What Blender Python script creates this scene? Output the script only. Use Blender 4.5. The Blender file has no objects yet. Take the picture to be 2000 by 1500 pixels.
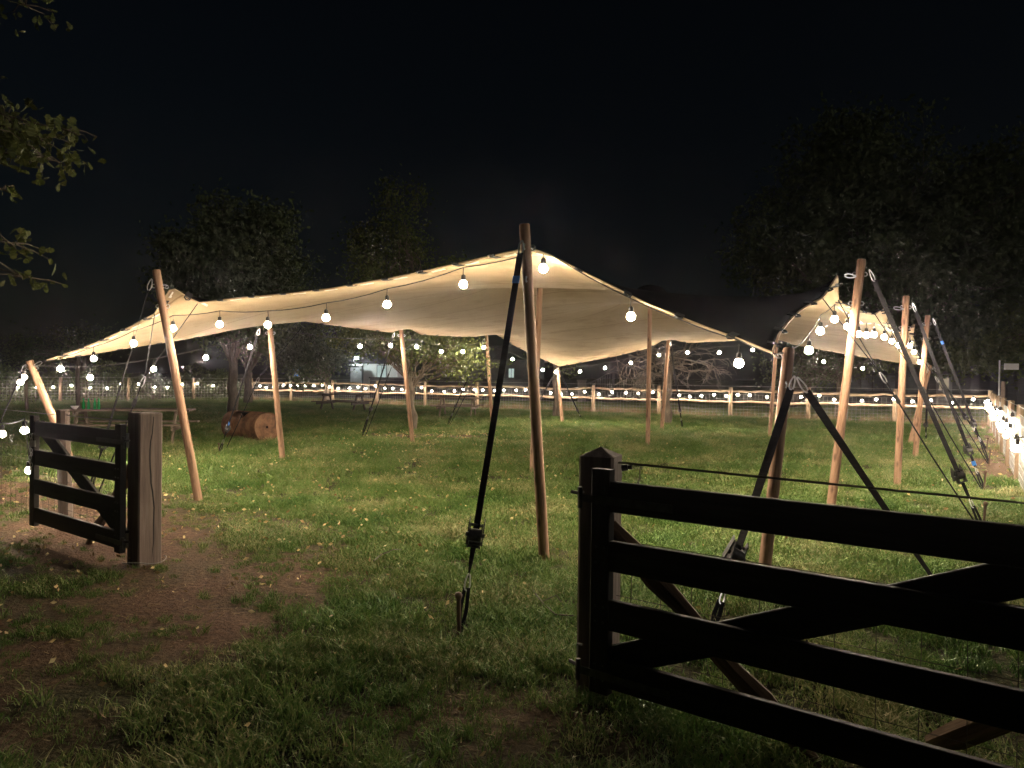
import bpy, math, random
import numpy as np
from mathutils import Vector, Matrix

random.seed(7)
RNG = np.random.default_rng(11)
sc = bpy.context.scene
col = sc.collection
R = math.radians

# ------------------------------------------------------------------ camera
F_PX, CAM_H, PITCH, ROLL = 1450.0, 1.6, math.atan(15 / 1450.0), R(0.69)
_f0 = Vector((0, math.cos(PITCH), -math.sin(PITCH)))
_u0 = Vector((0, math.sin(PITCH), math.cos(PITCH)))
_r0 = Vector((1, 0, 0))
CR = _r0 * math.cos(ROLL) + _u0 * math.sin(ROLL)
CU = _u0 * math.cos(ROLL) - _r0 * math.sin(ROLL)
CF = _f0
cam_d = bpy.data.cameras.new('camera')
cam = bpy.data.objects.new('camera', cam_d)
col.objects.link(cam)
cam.matrix_world = Matrix(((CR.x, CU.x, -CF.x, 0), (CR.y, CU.y, -CF.y, 0), (CR.z, CU.z, -CF.z, CAM_H), (0, 0, 0, 1)))
cam_d.sensor_width = 36
cam_d.lens = F_PX / 2000 * 36
cam_d.clip_start = 0.05
cam_d.clip_end = 2000
sc.camera = cam

# ------------------------------------------------------------------ night sky, added fill lamp, exposure
world = bpy.data.worlds.new('World')
sc.world = world
world.use_nodes = True
wn = world.node_tree
sky = wn.nodes.new('ShaderNodeTexSky')
sky.sky_type = 'NISHITA'
sky.sun_disc = False
sky.sun_elevation = R(12)          # moonlight: the same sky, ten thousand times fainter
sky.sun_rotation = R(114)
wn.links.new(sky.outputs[0], wn.nodes['Background'].inputs[0])
wn.nodes['Background'].inputs[1].default_value = 0.001
sun_d = bpy.data.lights.new('fill_sun', 'SUN')
sun_d.energy = 0.38  # low fill added to lift the trees out of the dark
sun_d.angle = R(12)
sun_d.color = (1.0, 0.95, 0.85)
fill_sun = bpy.data.objects.new('fill_sun', sun_d)
SUN_EL, SUN_AZ = R(12), R(114)
to_sun = Vector((math.cos(SUN_EL) * math.sin(SUN_AZ), math.cos(SUN_EL) * math.cos(SUN_AZ), math.sin(SUN_EL)))
fill_sun.rotation_euler = (-to_sun).to_track_quat('-Z', 'Y').to_euler()
col.objects.link(fill_sun)
sc.view_settings.view_transform = 'Standard'
sc.view_settings.look = 'None'
sc.view_settings.gamma = 1.0
sc.view_settings.use_curve_mapping = False
sc.view_settings.exposure = 0.0
BULB_TENT, BULB_FENCE = 2450.0, 430.0
cy = sc.cycles
cy.max_bounces = 6
cy.diffuse_bounces = 3
cy.glossy_bounces = 2
cy.transmission_bounces = 3
cy.transparent_max_bounces = 6
cy.sample_clamp_indirect = 2.0
cy.caustics_reflective = False
cy.caustics_refractive = False
cy.use_denoising = True
try:
    cy.denoiser = 'OPENIMAGEDENOISE'
except Exception:
    pass


# ------------------------------------------------------------------ placing helpers
def at(x, y, d):
    """the point seen at pixel (x, y) of the 2000 x 1500 photograph, d metres ahead"""
    v = CF + CR * ((x - 1000) / F_PX) + CU * ((750 - y) / F_PX)
    return Vector((0, 0, CAM_H)) + v * (d / v.y)


def gnd(x, y):
    v = CF + CR * ((x - 1000) / F_PX) + CU * ((750 - y) / F_PX)
    return Vector((0, 0, CAM_H)) + v * (CAM_H / -v.z)


# ------------------------------------------------------------------ materials
def ramp(nt, fac, stops):
    n = nt.nodes.new('ShaderNodeValToRGB')
    el = n.color_ramp.elements
    while len(el) < len(stops):
        el.new(0.5)
    for e, (p, c) in zip(el, stops):
        e.position = p
        e.color = (*c, 1)
    nt.links.new(fac, n.inputs[0])
    return n.outputs[0]


def material(name, stops, rough=0.8, scale=(5, 5, 5), detail=6, coord='Object', bump=0.3, bump_scale=None, metal=0.0, trans=0.0, spec=0.3, dist=0.01):
    m = bpy.data.materials.new(name)
    m.use_nodes = True
    nt = m.node_tree
    b = nt.nodes['Principled BSDF']
    b.inputs['Roughness'].default_value = rough
    b.inputs['Metallic'].default_value = metal
    b.inputs['Specular IOR Level'].default_value = spec
    if coord == 'World':
        src = nt.nodes.new('ShaderNodeNewGeometry').outputs['Position']
    else:
        src = nt.nodes.new('ShaderNodeTexCoord').outputs[coord]
    mp = nt.nodes.new('ShaderNodeMapping')
    mp.inputs['Scale'].default_value = scale
    nt.links.new(src, mp.inputs[0])
    nz = nt.nodes.new('ShaderNodeTexNoise')
    nz.inputs['Scale'].default_value = 1.0
    nz.inputs['Detail'].default_value = detail
    nz.inputs['Roughness'].default_value = 0.65
    nt.links.new(mp.outputs[0], nz.inputs[0])
    c = ramp(nt, nz.outputs[0], stops)
    nt.links.new(c, b.inputs['Base Color'])
    if bump:
        nb = nz
        if bump_scale:
            mp2 = nt.nodes.new('ShaderNodeMapping')
            mp2.inputs['Scale'].default_value = bump_scale
            nt.links.new(src, mp2.inputs[0])
            nb = nt.nodes.new('ShaderNodeTexNoise')
            nb.inputs['Scale'].default_value = 1.0
            nb.inputs['Detail'].default_value = 5
            nt.links.new(mp2.outputs[0], nb.inputs[0])
        bp = nt.nodes.new('ShaderNodeBump')
        bp.inputs['Strength'].default_value = bump
        bp.inputs['Distance'].default_value = dist
        nt.links.new(nb.outputs[0], bp.inputs['Height'])
        nt.links.new(bp.outputs[0], b.inputs['Normal'])
    if trans:
        tr = nt.nodes.new('ShaderNodeBsdfTranslucent')
        nt.links.new(c, tr.inputs[0])
        mx = nt.nodes.new('ShaderNodeMixShader')
        mx.inputs[0].default_value = trans
        nt.links.new(b.outputs[0], mx.inputs[1])
        nt.links.new(tr.outputs[0], mx.inputs[2])
        nt.links.new(mx.outputs[0], nt.nodes['Material Output'].inputs[0])
    return m


def emitter(name, color, strength):
    m = bpy.data.materials.new(name)
    m.use_nodes = True
    nt = m.node_tree
    nt.nodes.clear()
    e = nt.nodes.new('ShaderNodeEmission')
    e.inputs[0].default_value = (*color, 1)
    e.inputs[1].default_value = strength
    o = nt.nodes.new('ShaderNodeOutputMaterial')
    nt.links.new(e.outputs[0], o.inputs[0])
    return m


def lamp_emitter(name, color, strength, top):
    """an LED globe: full output from its sides and underside, little from the half round its base"""
    m = emitter(name, color, strength)
    nt = m.node_tree
    e = nt.nodes['Emission']
    g = nt.nodes.new('ShaderNodeNewGeometry')
    sx = nt.nodes.new('ShaderNodeSeparateXYZ')
    nt.links.new(g.outputs['Normal'], sx.inputs[0])
    mr = nt.nodes.new('ShaderNodeMapRange')
    mr.inputs[1].default_value = 0.12
    mr.inputs[2].default_value = -0.45
    mr.inputs[3].default_value = top
    mr.inputs[4].default_value = strength
    nt.links.new(sx.outputs[2], mr.inputs[0])
    nt.links.new(mr.outputs[0], e.inputs[1])
    return m


def pole_wood():
    m = material('pole_wood', [(0.32, (0.1, 0.056, 0.034)), (0.47, (0.27, 0.155, 0.095)), (0.7, (0.4, 0.25, 0.16))],
                 rough=0.75, scale=(26, 26, 1.6), bump=0.35, dist=0.006)
    nt = m.node_tree
    b = nt.nodes['Principled BSDF']
    src = b.inputs['Base Color'].links[0].from_socket
    tc = nt.nodes.new('ShaderNodeTexCoord')
    mp = nt.nodes.new('ShaderNodeMapping')
    mp.inputs['Scale'].default_value = (9, 9, 3.2)
    nt.links.new(tc.outputs['Object'], mp.inputs[0])
    vo = nt.nodes.new('ShaderNodeTexVoronoi')
    vo.inputs['Scale'].default_value = 1.0
    nt.links.new(mp.outputs[0], vo.inputs[0])
    k = ramp(nt, vo.outputs['Distance'], [(0.1, (0.25, 0.25, 0.25)), (0.22, (1, 1, 1))])
    mx = nt.nodes.new('ShaderNodeMix')
    mx.data_type = 'RGBA'
    mx.blend_type = 'MULTIPLY'
    mx.inputs[0].default_value = 0.8
    nt.links.new(src, mx.inputs[6])
    nt.links.new(k, mx.inputs[7])
    nt.links.new(mx.outputs[2], b.inputs['Base Color'])
    return m


M = {}
M['pole'] = pole_wood()
M['fabric'] = material('stretch_fabric', [(0.3, (0.41, 0.30, 0.175)), (0.7, (0.5, 0.37, 0.22))], rough=0.9, scale=(0.7, 0.7, 2), bump=0.35, bump_scale=(1.6, 2.2, 5), dist=0.05)


def fabric_wear(m):
    """sewn panel seams every metre and a half, faint stains and finger-fine creases"""
    nt = m.node_tree
    b = nt.nodes['Principled BSDF']
    src = b.inputs['Base Color'].links[0].from_socket
    pos = nt.nodes.new('ShaderNodeNewGeometry').outputs['Position']

    def stripe(vec, step, wid):
        d = nt.nodes.new('ShaderNodeVectorMath')
        d.operation = 'DOT_PRODUCT'
        d.inputs[1].default_value = vec
        nt.links.new(pos, d.inputs[0])
        w = nt.nodes.new('ShaderNodeMath')
        w.operation = 'PINGPONG'
        w.inputs[1].default_value = step / 2
        nt.links.new(d.outputs['Value'], w.inputs[0])
        c = nt.nodes.new('ShaderNodeMath')
        c.operation = 'GREATER_THAN'
        c.inputs[1].default_value = wid
        nt.links.new(w.outputs[0], c.inputs[0])
        return c.outputs[0]
    seam = stripe((0.51, 0.86, 0), 1.5, 0.016)
    st = nt.nodes.new('ShaderNodeTexNoise')
    st.inputs['Scale'].default_value = 1.1
    st.inputs['Detail'].default_value = 9
    st.inputs['Roughness'].default_value = 0.75
    nt.links.new(pos, st.inputs[0])
    stain = ramp(nt, st.outputs[0], [(0.32, (0.7, 0.66, 0.6)), (0.48, (1, 1, 1))])
    sm = ramp(nt, seam, [(0.0, (0.6, 0.56, 0.5)), (1.0, (1, 1, 1))])
    for t_ in (stain, sm):
        mx = nt.nodes.new('ShaderNodeMix')
        mx.data_type = 'RGBA'
        mx.blend_type = 'MULTIPLY'
        mx.inputs[0].default_value = 0.85
        nt.links.new(src, mx.inputs[6])
        nt.links.new(t_, mx.inputs[7])
        src = mx.outputs[2]
    nt.links.new(src, b.inputs['Base Color'])
    cr = nt.nodes.new('ShaderNodeTexNoise')
    cr.noise_type = 'RIDGED_MULTIFRACTAL'
    cr.inputs['Scale'].default_value = 1.4
    cr.inputs['Detail'].default_value = 3
    mp = nt.nodes.new('ShaderNodeMapping')
    mp.inputs['Rotation'].default_value = (0, 0, -0.54)
    mp.inputs['Scale'].default_value = (0.5, 2.2, 1)
    nt.links.new(pos, mp.inputs[0])
    nt.links.new(mp.outputs[0], cr.inputs[0])
    bp = nt.nodes.new('ShaderNodeBump')
    bp.inputs['Strength'].default_value = 0.45
    bp.inputs['Distance'].default_value = 0.03
    nt.links.new(cr.outputs[0], bp.inputs['Height'])
    old = b.inputs['Normal'].links[0].from_socket
    nt.links.new(old, bp.inputs['Normal'])
    nt.links.new(bp.outputs[0], b.inputs['Normal'])


fabric_wear(M['fabric'])
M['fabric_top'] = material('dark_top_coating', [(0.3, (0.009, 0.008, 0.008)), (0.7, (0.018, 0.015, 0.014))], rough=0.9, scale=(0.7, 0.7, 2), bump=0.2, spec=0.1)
M['webbing'] = material('black_webbing', [(0.3, (0.01, 0.01, 0.011)), (0.7, (0.024, 0.023, 0.025))], rough=0.85, spec=0.12, scale=(8, 8, 60), bump=0.2)
M['loop'] = material('black_loop', [(0.3, (0.01, 0.01, 0.01)), (0.7, (0.03, 0.03, 0.03))], rough=0.6, bump=0)
M['tag'] = material('pale_tag', [(0.3, (0.7, 0.65, 0.55)), (0.7, (0.8, 0.76, 0.66))], rough=0.6, bump=0)
M['steel'] = material('galvanised_steel', [(0.3, (0.5, 0.5, 0.5)), (0.7, (0.68, 0.67, 0.65))], rough=0.35, metal=0.9, scale=(30, 30, 30), bump=0.05)
M['dark_steel'] = material('ratchet_steel', [(0.3, (0.03, 0.03, 0.032)), (0.7, (0.09, 0.085, 0.08))], rough=0.45, metal=0.6, scale=(20, 20, 20), bump=0.1)
M['rust_steel'] = material('stake_steel', [(0.35, (0.07, 0.05, 0.04)), (0.6, (0.17, 0.11, 0.07))], rough=0.6, metal=0.4, scale=(30, 30, 8), bump=0.2)
M['blue_tape'] = material('blue_tape', [(0.3, (0.03, 0.14, 0.5)), (0.7, (0.05, 0.2, 0.6))], rough=0.5, bump=0)
M['gate_wood'] = material('dark_gate_board', [(0.3, (0.012, 0.01, 0.009)), (0.6, (0.03, 0.025, 0.02)), (0.8, (0.065, 0.05, 0.038))], rough=0.7, scale=(2.0, 30, 30), bump=0.4, dist=0.004)  # near-black boards with a slightly paler grain
M['post_wood'] = material('weathered_post', [(0.25, (0.06, 0.045, 0.036)), (0.5, (0.17, 0.125, 0.1)), (0.75, (0.27, 0.21, 0.175))], rough=0.85, scale=(22, 22, 1.2), bump=0.7, dist=0.006)
M['crack'] = material('dark_crack_and_shade', [(0.3, (0.008, 0.006, 0.005)), (0.7, (0.015, 0.012, 0.01))], bump=0)  # post split, and the shade painted inside the drum
M['rail_wood'] = material('cleft_rail', [(0.3, (0.15, 0.1, 0.065)), (0.55, (0.3, 0.215, 0.14)), (0.75, (0.4, 0.31, 0.21))], rough=0.8, scale=(14, 14, 2), bump=0.5)
M['strut_wood'] = material('barked_strut', [(0.3, (0.04, 0.025, 0.016)), (0.55, (0.15, 0.095, 0.055)), (0.75, (0.25, 0.17, 0.1))], rough=0.85, scale=(25, 25, 2), bump=0.6)
M['wire'] = material('fence_wire', [(0.3, (0.3, 0.29, 0.27)), (0.7, (0.45, 0.44, 0.42))], rough=0.5, metal=0.5, bump=0)
M['dark_wire'] = material('rusted_wire', [(0.3, (0.05, 0.04, 0.035)), (0.7, (0.12, 0.1, 0.085))], rough=0.6, metal=0.3, bump=0)
M['cable'] = material('rubber_cable', [(0.3, (0.015, 0.014, 0.013)), (0.7, (0.04, 0.037, 0.035))], rough=0.5, bump=0)
M['white_rope'] = material('grey_rope', [(0.3, (0.16, 0.15, 0.14)), (0.7, (0.3, 0.28, 0.26))], rough=0.8, scale=(40, 40, 40), bump=0.3)
M['bark'] = material('bark', [(0.3, (0.045, 0.035, 0.026)), (0.55, (0.12, 0.095, 0.07)), (0.75, (0.2, 0.165, 0.125))], rough=0.9, scale=(12, 12, 2.5), bump=0.9, dist=0.03, coord='World')
M['twig'] = material('twig_bark', [(0.3, (0.06, 0.05, 0.04)), (0.7, (0.15, 0.125, 0.1))], rough=0.85, scale=(6, 6, 6), bump=0, coord='World')
M['leaf_dark'] = material('dark_leaf', [(0.3, (0.06, 0.075, 0.035)), (0.55, (0.095, 0.115, 0.055)), (0.75, (0.14, 0.15, 0.08))], rough=0.9, scale=(3, 3, 3), bump=0, coord='World', trans=0.25, spec=0.05)
M['leaf_apple'] = material('apple_leaf', [(0.3, (0.055, 0.075, 0.02)), (0.55, (0.1, 0.12, 0.035)), (0.75, (0.17, 0.16, 0.05))], rough=0.75, scale=(4, 4, 4), bump=0, coord='World', trans=0.3, spec=0.15)
M['leaf_oak'] = material('oak_leaf', [(0.3, (0.06, 0.075, 0.022)), (0.55, (0.1, 0.115, 0.035)), (0.75, (0.18, 0.16, 0.06))], rough=0.45, scale=(9, 9, 9), bump=0, coord='World', trans=0.3)
M['litter'] = material('dead_leaf', [(0.25, (0.24, 0.12, 0.06)), (0.5, (0.5, 0.37, 0.16)), (0.75, (0.68, 0.58, 0.32))], rough=0.7, scale=(5, 5, 5), bump=0, coord='World', detail=1)
M['dry_grass'] = material('dry_grass_blade', [(0.3, (0.16, 0.11, 0.05)), (0.7, (0.36, 0.27, 0.14))], rough=0.7, scale=(5, 5, 5), bump=0, coord='World', trans=0.25)
M['rust'] = material('rusty_drum', [(0.3, (0.05, 0.026, 0.016)), (0.47, (0.14, 0.07, 0.038)), (0.6, (0.22, 0.12, 0.065)), (0.75, (0.14, 0.09, 0.062))], rough=0.8, scale=(5, 5, 5), bump=0.3, metal=0.1)
M['table_wood'] = material('picnic_table_wood', [(0.3, (0.08, 0.06, 0.045)), (0.55, (0.19, 0.145, 0.105)), (0.75, (0.33, 0.265, 0.195))], rough=0.8, scale=(2, 25, 25), bump=0.4)
M['table_dark'] = material('dark_table_wood', [(0.3, (0.025, 0.019, 0.014)), (0.55, (0.055, 0.04, 0.03)), (0.75, (0.1, 0.075, 0.055))], rough=0.8, scale=(2, 25, 25), bump=0.4)
M['bottle'] = material('green_glass', [(0.3, (0.02, 0.3, 0.07)), (0.7, (0.03, 0.42, 0.1))], rough=0.12, bump=0, trans=0.5, spec=0.6)
M['white_ceramic'] = material('white_ceramic', [(0.3, (0.7, 0.66, 0.58)), (0.7, (0.8, 0.77, 0.7))], rough=0.4, bump=0)
M['black_iron'] = material('dark_iron', [(0.3, (0.05, 0.05, 0.052)), (0.7, (0.12, 0.12, 0.125))], rough=0.5, bump=0)
M['barn'] = material('dark_cladding', [(0.3, (0.035, 0.033, 0.036)), (0.7, (0.07, 0.066, 0.07))], rough=0.8, scale=(1, 1, 9), bump=0.2)
M['roof'] = material('dark_roof_tile', [(0.3, (0.025, 0.022, 0.022)), (0.7, (0.05, 0.045, 0.045))], rough=0.8, scale=(3, 3, 3), bump=0.4)
M['render'] = material('white_render', [(0.3, (0.68, 0.69, 0.68)), (0.7, (0.78, 0.79, 0.78))], rough=0.85, scale=(1, 1, 1), bump=0.1)
M['grey_board'] = material('grey_shed_board', [(0.3, (0.14, 0.14, 0.145)), (0.7, (0.22, 0.22, 0.225))], rough=0.8, scale=(8, 8, 1), bump=0.2)
M['stone'] = material('pier_stone', [(0.3, (0.14, 0.13, 0.115)), (0.7, (0.24, 0.225, 0.2))], rough=0.85, scale=(6, 6, 6), bump=0.4)
M['sign'] = material('blank_sign', [(0.3, (0.62, 0.61, 0.57)), (0.7, (0.7, 0.69, 0.65))], rough=0.5, bump=0.05)
M['black_insulator'] = material('black_plastic', [(0.3, (0.012, 0.012, 0.012)), (0.7, (0.02, 0.02, 0.02))], rough=0.3, bump=0)
M['glass_dark'] = material('dark_window_glass', [(0.3, (0.06, 0.065, 0.075)), (0.7, (0.16, 0.165, 0.18))], rough=0.15, scale=(0.8, 0.8, 1.6), bump=0, spec=0.5)
WARM = (1.0, 0.83, 0.62)
M['bulb'] = lamp_emitter('lit_bulb', WARM, BULB_TENT, 60.0)
M['bulb_fence'] = lamp_emitter('lit_fence_bulb', (1.0, 0.84, 0.65), BULB_FENCE, 8.0)
M['house_lamp'] = emitter('lit_house_lamp', (0.85, 1.0, 0.95), 500.0)
M['house_window'] = emitter('lit_window', (0.75, 0.95, 0.9), 0.5)
M['door_window'] = emitter('lit_door_glass', (1.0, 0.85, 0.55), 0.25)
M['blue_glow'] = emitter('lit_blue_panel', (0.12, 0.4, 1.0), 0.5)


def grass_material():
    m = bpy.data.materials.new('grass_blade')
    m.use_nodes = True
    nt = m.node_tree
    b = nt.nodes['Principled BSDF']
    b.inputs['Roughness'].default_value = 0.5
    b.inputs['Specular IOR Level'].default_value = 0.25
    pos = nt.nodes.new('ShaderNodeNewGeometry').outputs['Position']
    big = nt.nodes.new('ShaderNodeTexNoise')
    big.inputs['Scale'].default_value = 0.9
    big.inputs['Detail'].default_value = 4
    fine = nt.nodes.new('ShaderNodeTexNoise')
    fine.inputs['Scale'].default_value = 35
    fine.inputs['Detail'].default_value = 2
    nt.links.new(pos, big.inputs[0])
    nt.links.new(pos, fine.inputs[0])
    ad = nt.nodes.new('ShaderNodeMath')
    ad.operation = 'MULTIPLY_ADD'
    nt.links.new(fine.outputs[0], ad.inputs[0])
    ad.inputs[1].default_value = 0.55
    sb = nt.nodes.new('ShaderNodeMath')
    sb.operation = 'MULTIPLY'
    nt.links.new(big.outputs[0], sb.inputs[0])
    sb.inputs[1].default_value = 0.5
    nt.links.new(sb.outputs[0], ad.inputs[2])
    c = ramp(nt, ad.outputs[0], [(0.36, (0.045, 0.108, 0.019)), (0.47, (0.094, 0.175, 0.034)), (0.57, (0.172, 0.22, 0.064)), (0.67, (0.4, 0.35, 0.18))])
    nt.links.new(c, b.inputs['Base Color'])
    tr = nt.nodes.new('ShaderNodeBsdfTranslucent')
    nt.links.new(c, tr.inputs[0])
    mx = nt.nodes.new('ShaderNodeMixShader')
    mx.inputs[0].default_value = 0.25
    nt.links.new(b.outputs[0], mx.inputs[1])
    nt.links.new(tr.outputs[0], mx.inputs[2])
    nt.links.new(mx.outputs[0], nt.nodes['Material Output'].inputs[0])
    return m


M['grass'] = grass_material()


def ground_material():
    m = bpy.data.materials.new('soil_and_turf')
    m.use_nodes = True
    nt = m.node_tree
    b = nt.nodes['Principled BSDF']
    b.inputs['Roughness'].default_value = 0.95
    b.inputs['Specular IOR Level'].default_value = 0.1
    pos = nt.nodes.new('ShaderNodeNewGeometry').outputs['Position']

    def noise(s, d=6):
        n = nt.nodes.new('ShaderNodeTexNoise')
        n.inputs['Scale'].default_value = s
        n.inputs['Detail'].default_value = d
        n.inputs['Roughness'].default_value = 0.7
        nt.links.new(pos, n.inputs[0])
        return n.outputs[0]
    n1, n2, n3 = noise(1.6), noise(22, 4), noise(60, 3)
    soil = ramp(nt, n2, [(0.3, (0.04, 0.022, 0.013)), (0.5, (0.1, 0.056, 0.034)), (0.7, (0.17, 0.105, 0.068))])
    turf = ramp(nt, n2, [(0.3, (0.016, 0.016, 0.007)), (0.5, (0.045, 0.045, 0.018)), (0.7, (0.1, 0.085, 0.045))])
    at_ = nt.nodes.new('ShaderNodeAttribute')
    at_.attribute_name = 'bare'
    mx = nt.nodes.new('ShaderNodeMix')
    mx.data_type = 'RGBA'
    nt.links.new(at_.outputs['Fac'], mx.inputs[0])
    nt.links.new(turf, mx.inputs[6])
    nt.links.new(soil, mx.inputs[7])
    nt.links.new(mx.outputs[2], b.inputs['Base Color'])
    bp = nt.nodes.new('ShaderNodeBump')
    bp.inputs['Strength'].default_value = 0.8
    bp.inputs['Distance'].default_value = 0.045
    nt.links.new(n2, bp.inputs['Height'])
    bp2 = nt.nodes.new('ShaderNodeBump')
    bp2.inputs['Strength'].default_value = 0.6
    bp2.inputs['Distance'].default_value = 0.008
    nt.links.new(n3, bp2.inputs['Height'])
    nt.links.new(bp.outputs[0], bp2.inputs['Normal'])
    nt.links.new(bp2.outputs[0], b.inputs['Normal'])
    return m


M['ground'] = ground_material()


# ------------------------------------------------------------------ mesh building
def frame_of(axis, hint=Vector((0, 0, 1))):
    z = Vector(axis).normalized()
    if abs(z.dot(hint)) > 0.98:
        hint = Vector((0, 1, 0)) if abs(z.y) < 0.9 else Vector((1, 0, 0))
    x = hint.cross(z).normalized()
    y = z.cross(x)
    return x, y, z


class MB:
    def __init__(s):
        s.v, s.f = [], []

    def quadbox(s, c, ax, ay, az):
        """box with centre c and half-extent vectors"""
        n = len(s.v)
        for i in (-1, 1):
            for j in (-1, 1):
                for k in (-1, 1):
                    s.v.append(tuple(Vector(c) + Vector(ax) * i + Vector(ay) * j + Vector(az) * k))
        for q in ((0, 1, 3, 2), (4, 6, 7, 5), (0, 4, 5, 1), (2, 3, 7, 6), (0, 2, 6, 4), (1, 5, 7, 3)):
            s.f.append(tuple(n + i for i in q))
        return s

    def box(s, lo, hi):
        c = [(a + b) / 2 for a, b in zip(lo, hi)]
        h = [(b - a) / 2 for a, b in zip(lo, hi)]
        return s.quadbox(c, (h[0], 0, 0), (0, h[1], 0), (0, 0, h[2]))

    def tube(s, pts, radii, n=8, cap=True, closed=False):
        pts = [Vector(p) for p in pts]
        m = len(pts)
        if not hasattr(radii, '__len__'):
            radii = [radii] * m
        base = len(s.v)
        x = None
        for i in range(m):
            if closed:
                t = pts[(i + 1) % m] - pts[i - 1]
            else:
                t = pts[min(i + 1, m - 1)] - pts[max(i - 1, 0)]
            if t.length < 1e-9:
                t = Vector((0, 0, 1))
            t.normalize()
            if x is None:
                x, y, _ = frame_of(t)
            else:
                x = (x - t * x.dot(t)).normalized()
                y = t.cross(x)
            for k in range(n):
                a = 2 * math.pi * k / n
                s.v.append(tuple(pts[i] + (x * math.cos(a) + y * math.sin(a)) * radii[i]))
        for i in range(m if closed else m - 1):
            j = (i + 1) % m
            for k in range(n):
                k2 = (k + 1) % n
                s.f.append((base + i * n + k, base + i * n + k2, base + j * n + k2, base + j * n + k))
        if cap and not closed:
            s.f.append(tuple(base + k for k in range(n))[::-1])
            s.f.append(tuple(base + (m - 1) * n + k for k in range(n)))
        return s

    def lathe(s, prof, n=16):
        """profile of (radius, z) turned about local z"""
        base = len(s.v)
        for r, z in prof:
            for k in range(n):
                a = 2 * math.pi * k / n
                s.v.append((r * math.cos(a), r * math.sin(a), z))
        for i in range(len(prof) - 1):
            for k in range(n):
                k2 = (k + 1) % n
                s.f.append((base + i * n + k, base + i * n + k2, base + (i + 1) * n + k2, base + (i + 1) * n + k))
        s.f.append(tuple(base + k for k in range(n))[::-1])
        s.f.append(tuple(base + (len(prof) - 1) * n + k for k in range(n)))
        return s

    def ribbon(s, pts, sides, w, t):
        """flat strap: at each point a width direction"""
        base = len(s.v)
        pts = [Vector(p) for p in pts]
        for i, p in enumerate(pts):
            tg = (pts[min(i + 1, len(pts) - 1)] - pts[max(i - 1, 0)]).normalized()
            sd = Vector(sides[i])
            sd = (sd - tg * sd.dot(tg)).normalized()
            nn = tg.cross(sd)
            for a, b in ((-1, -1), (1, -1), (1, 1), (-1, 1)):
                s.v.append(tuple(p + sd * (a * w / 2) + nn * (b * t / 2)))
        for i in range(len(pts) - 1):
            for k in range(4):
                k2 = (k + 1) % 4
                s.f.append((base + i * 4 + k, base + i * 4 + k2, base + i * 4 + 4 + k2, base + i * 4 + 4 + k))
        e = base + (len(pts) - 1) * 4
        s.f += [(base + 3, base + 2, base + 1, base), (e, e + 1, e + 2, e + 3)]
        return s

    def mesh(s, name, smooth=True):
        me = bpy.data.meshes.new(name)
        me.from_pydata([tuple(p) for p in s.v], [], s.f)
        if smooth:
            me.shade_smooth()
            try:
                me.set_sharp_from_angle(angle=R(40))
            except Exception:
                pass
        me.update()
        return me


def mesh_np(name, V, Fq, smooth=False):
    me = bpy.data.meshes.new(name)
    V = np.asarray(V, dtype=np.float32)
    Fq = np.asarray(Fq, dtype=np.int32)
    k = Fq.shape[1]
    me.vertices.add(len(V))
    me.vertices.foreach_set('co', V.ravel())
    me.loops.add(Fq.size)
    me.loops.foreach_set('vertex_index', Fq.ravel())
    me.polygons.add(len(Fq))
    me.polygons.foreach_set('loop_start', np.arange(len(Fq), dtype=np.int32) * k)
    me.polygons.foreach_set('use_smooth', np.full(len(Fq), smooth))
    me.update(calc_edges=True)
    return me


ROOTLOC = {}


def link(name, me, mat, parent=None, mw=None):
    """one mesh object; mw is its world matrix (meshes in world space leave it out)"""
    if mat is not None and not me.materials:
        me.materials.append(M[mat] if isinstance(mat, str) else mat)
    o = bpy.data.objects.new(name, me)
    col.objects.link(o)
    mw = mw or Matrix.Identity(4)
    if parent is not None:
        o.parent = parent
        pm = ROOTLOC.get(parent.name, Matrix.Identity(4))
        o.matrix_basis = pm.inverted() @ mw
    else:
        o.matrix_basis = mw
    ROOTLOC[o.name] = mw.copy()
    return o


def empty(name, loc):
    o = bpy.data.objects.new(name, None)
    o.empty_display_size = 0.1
    o.location = loc
    col.objects.link(o)
    ROOTLOC[o.name] = Matrix.Translation(loc)
    return o


def tag(o, label, cat=None, group=None, kind=None):
    if label:
        o['label'] = label
    if cat:
        o['category'] = cat
    if group:
        o['group'] = group
    if kind:
        o['kind'] = kind
    return o


def axis_matrix(p, q, hint=Vector((0, 0, 1))):
    """local z from p to q, origin at p"""
    x, y, z = frame_of(Vector(q) - Vector(p), hint)
    return Matrix(((x.x, y.x, z.x, p[0]), (x.y, y.y, z.y, p[1]), (x.z, y.z, z.z, p[2]), (0, 0, 0, 1)))


def plank_matrix(p, q, up=Vector((0, 0, 1))):
    """local x from p to q, local z upward, origin at p"""
    x = (Vector(q) - Vector(p)).normalized()
    y = up.cross(x).normalized()
    z = x.cross(y)
    return Matrix(((x.x, y.x, z.x, p[0]), (x.y, y.y, z.y, p[1]), (x.z, y.z, z.z, p[2]), (0, 0, 0, 1)))


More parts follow.
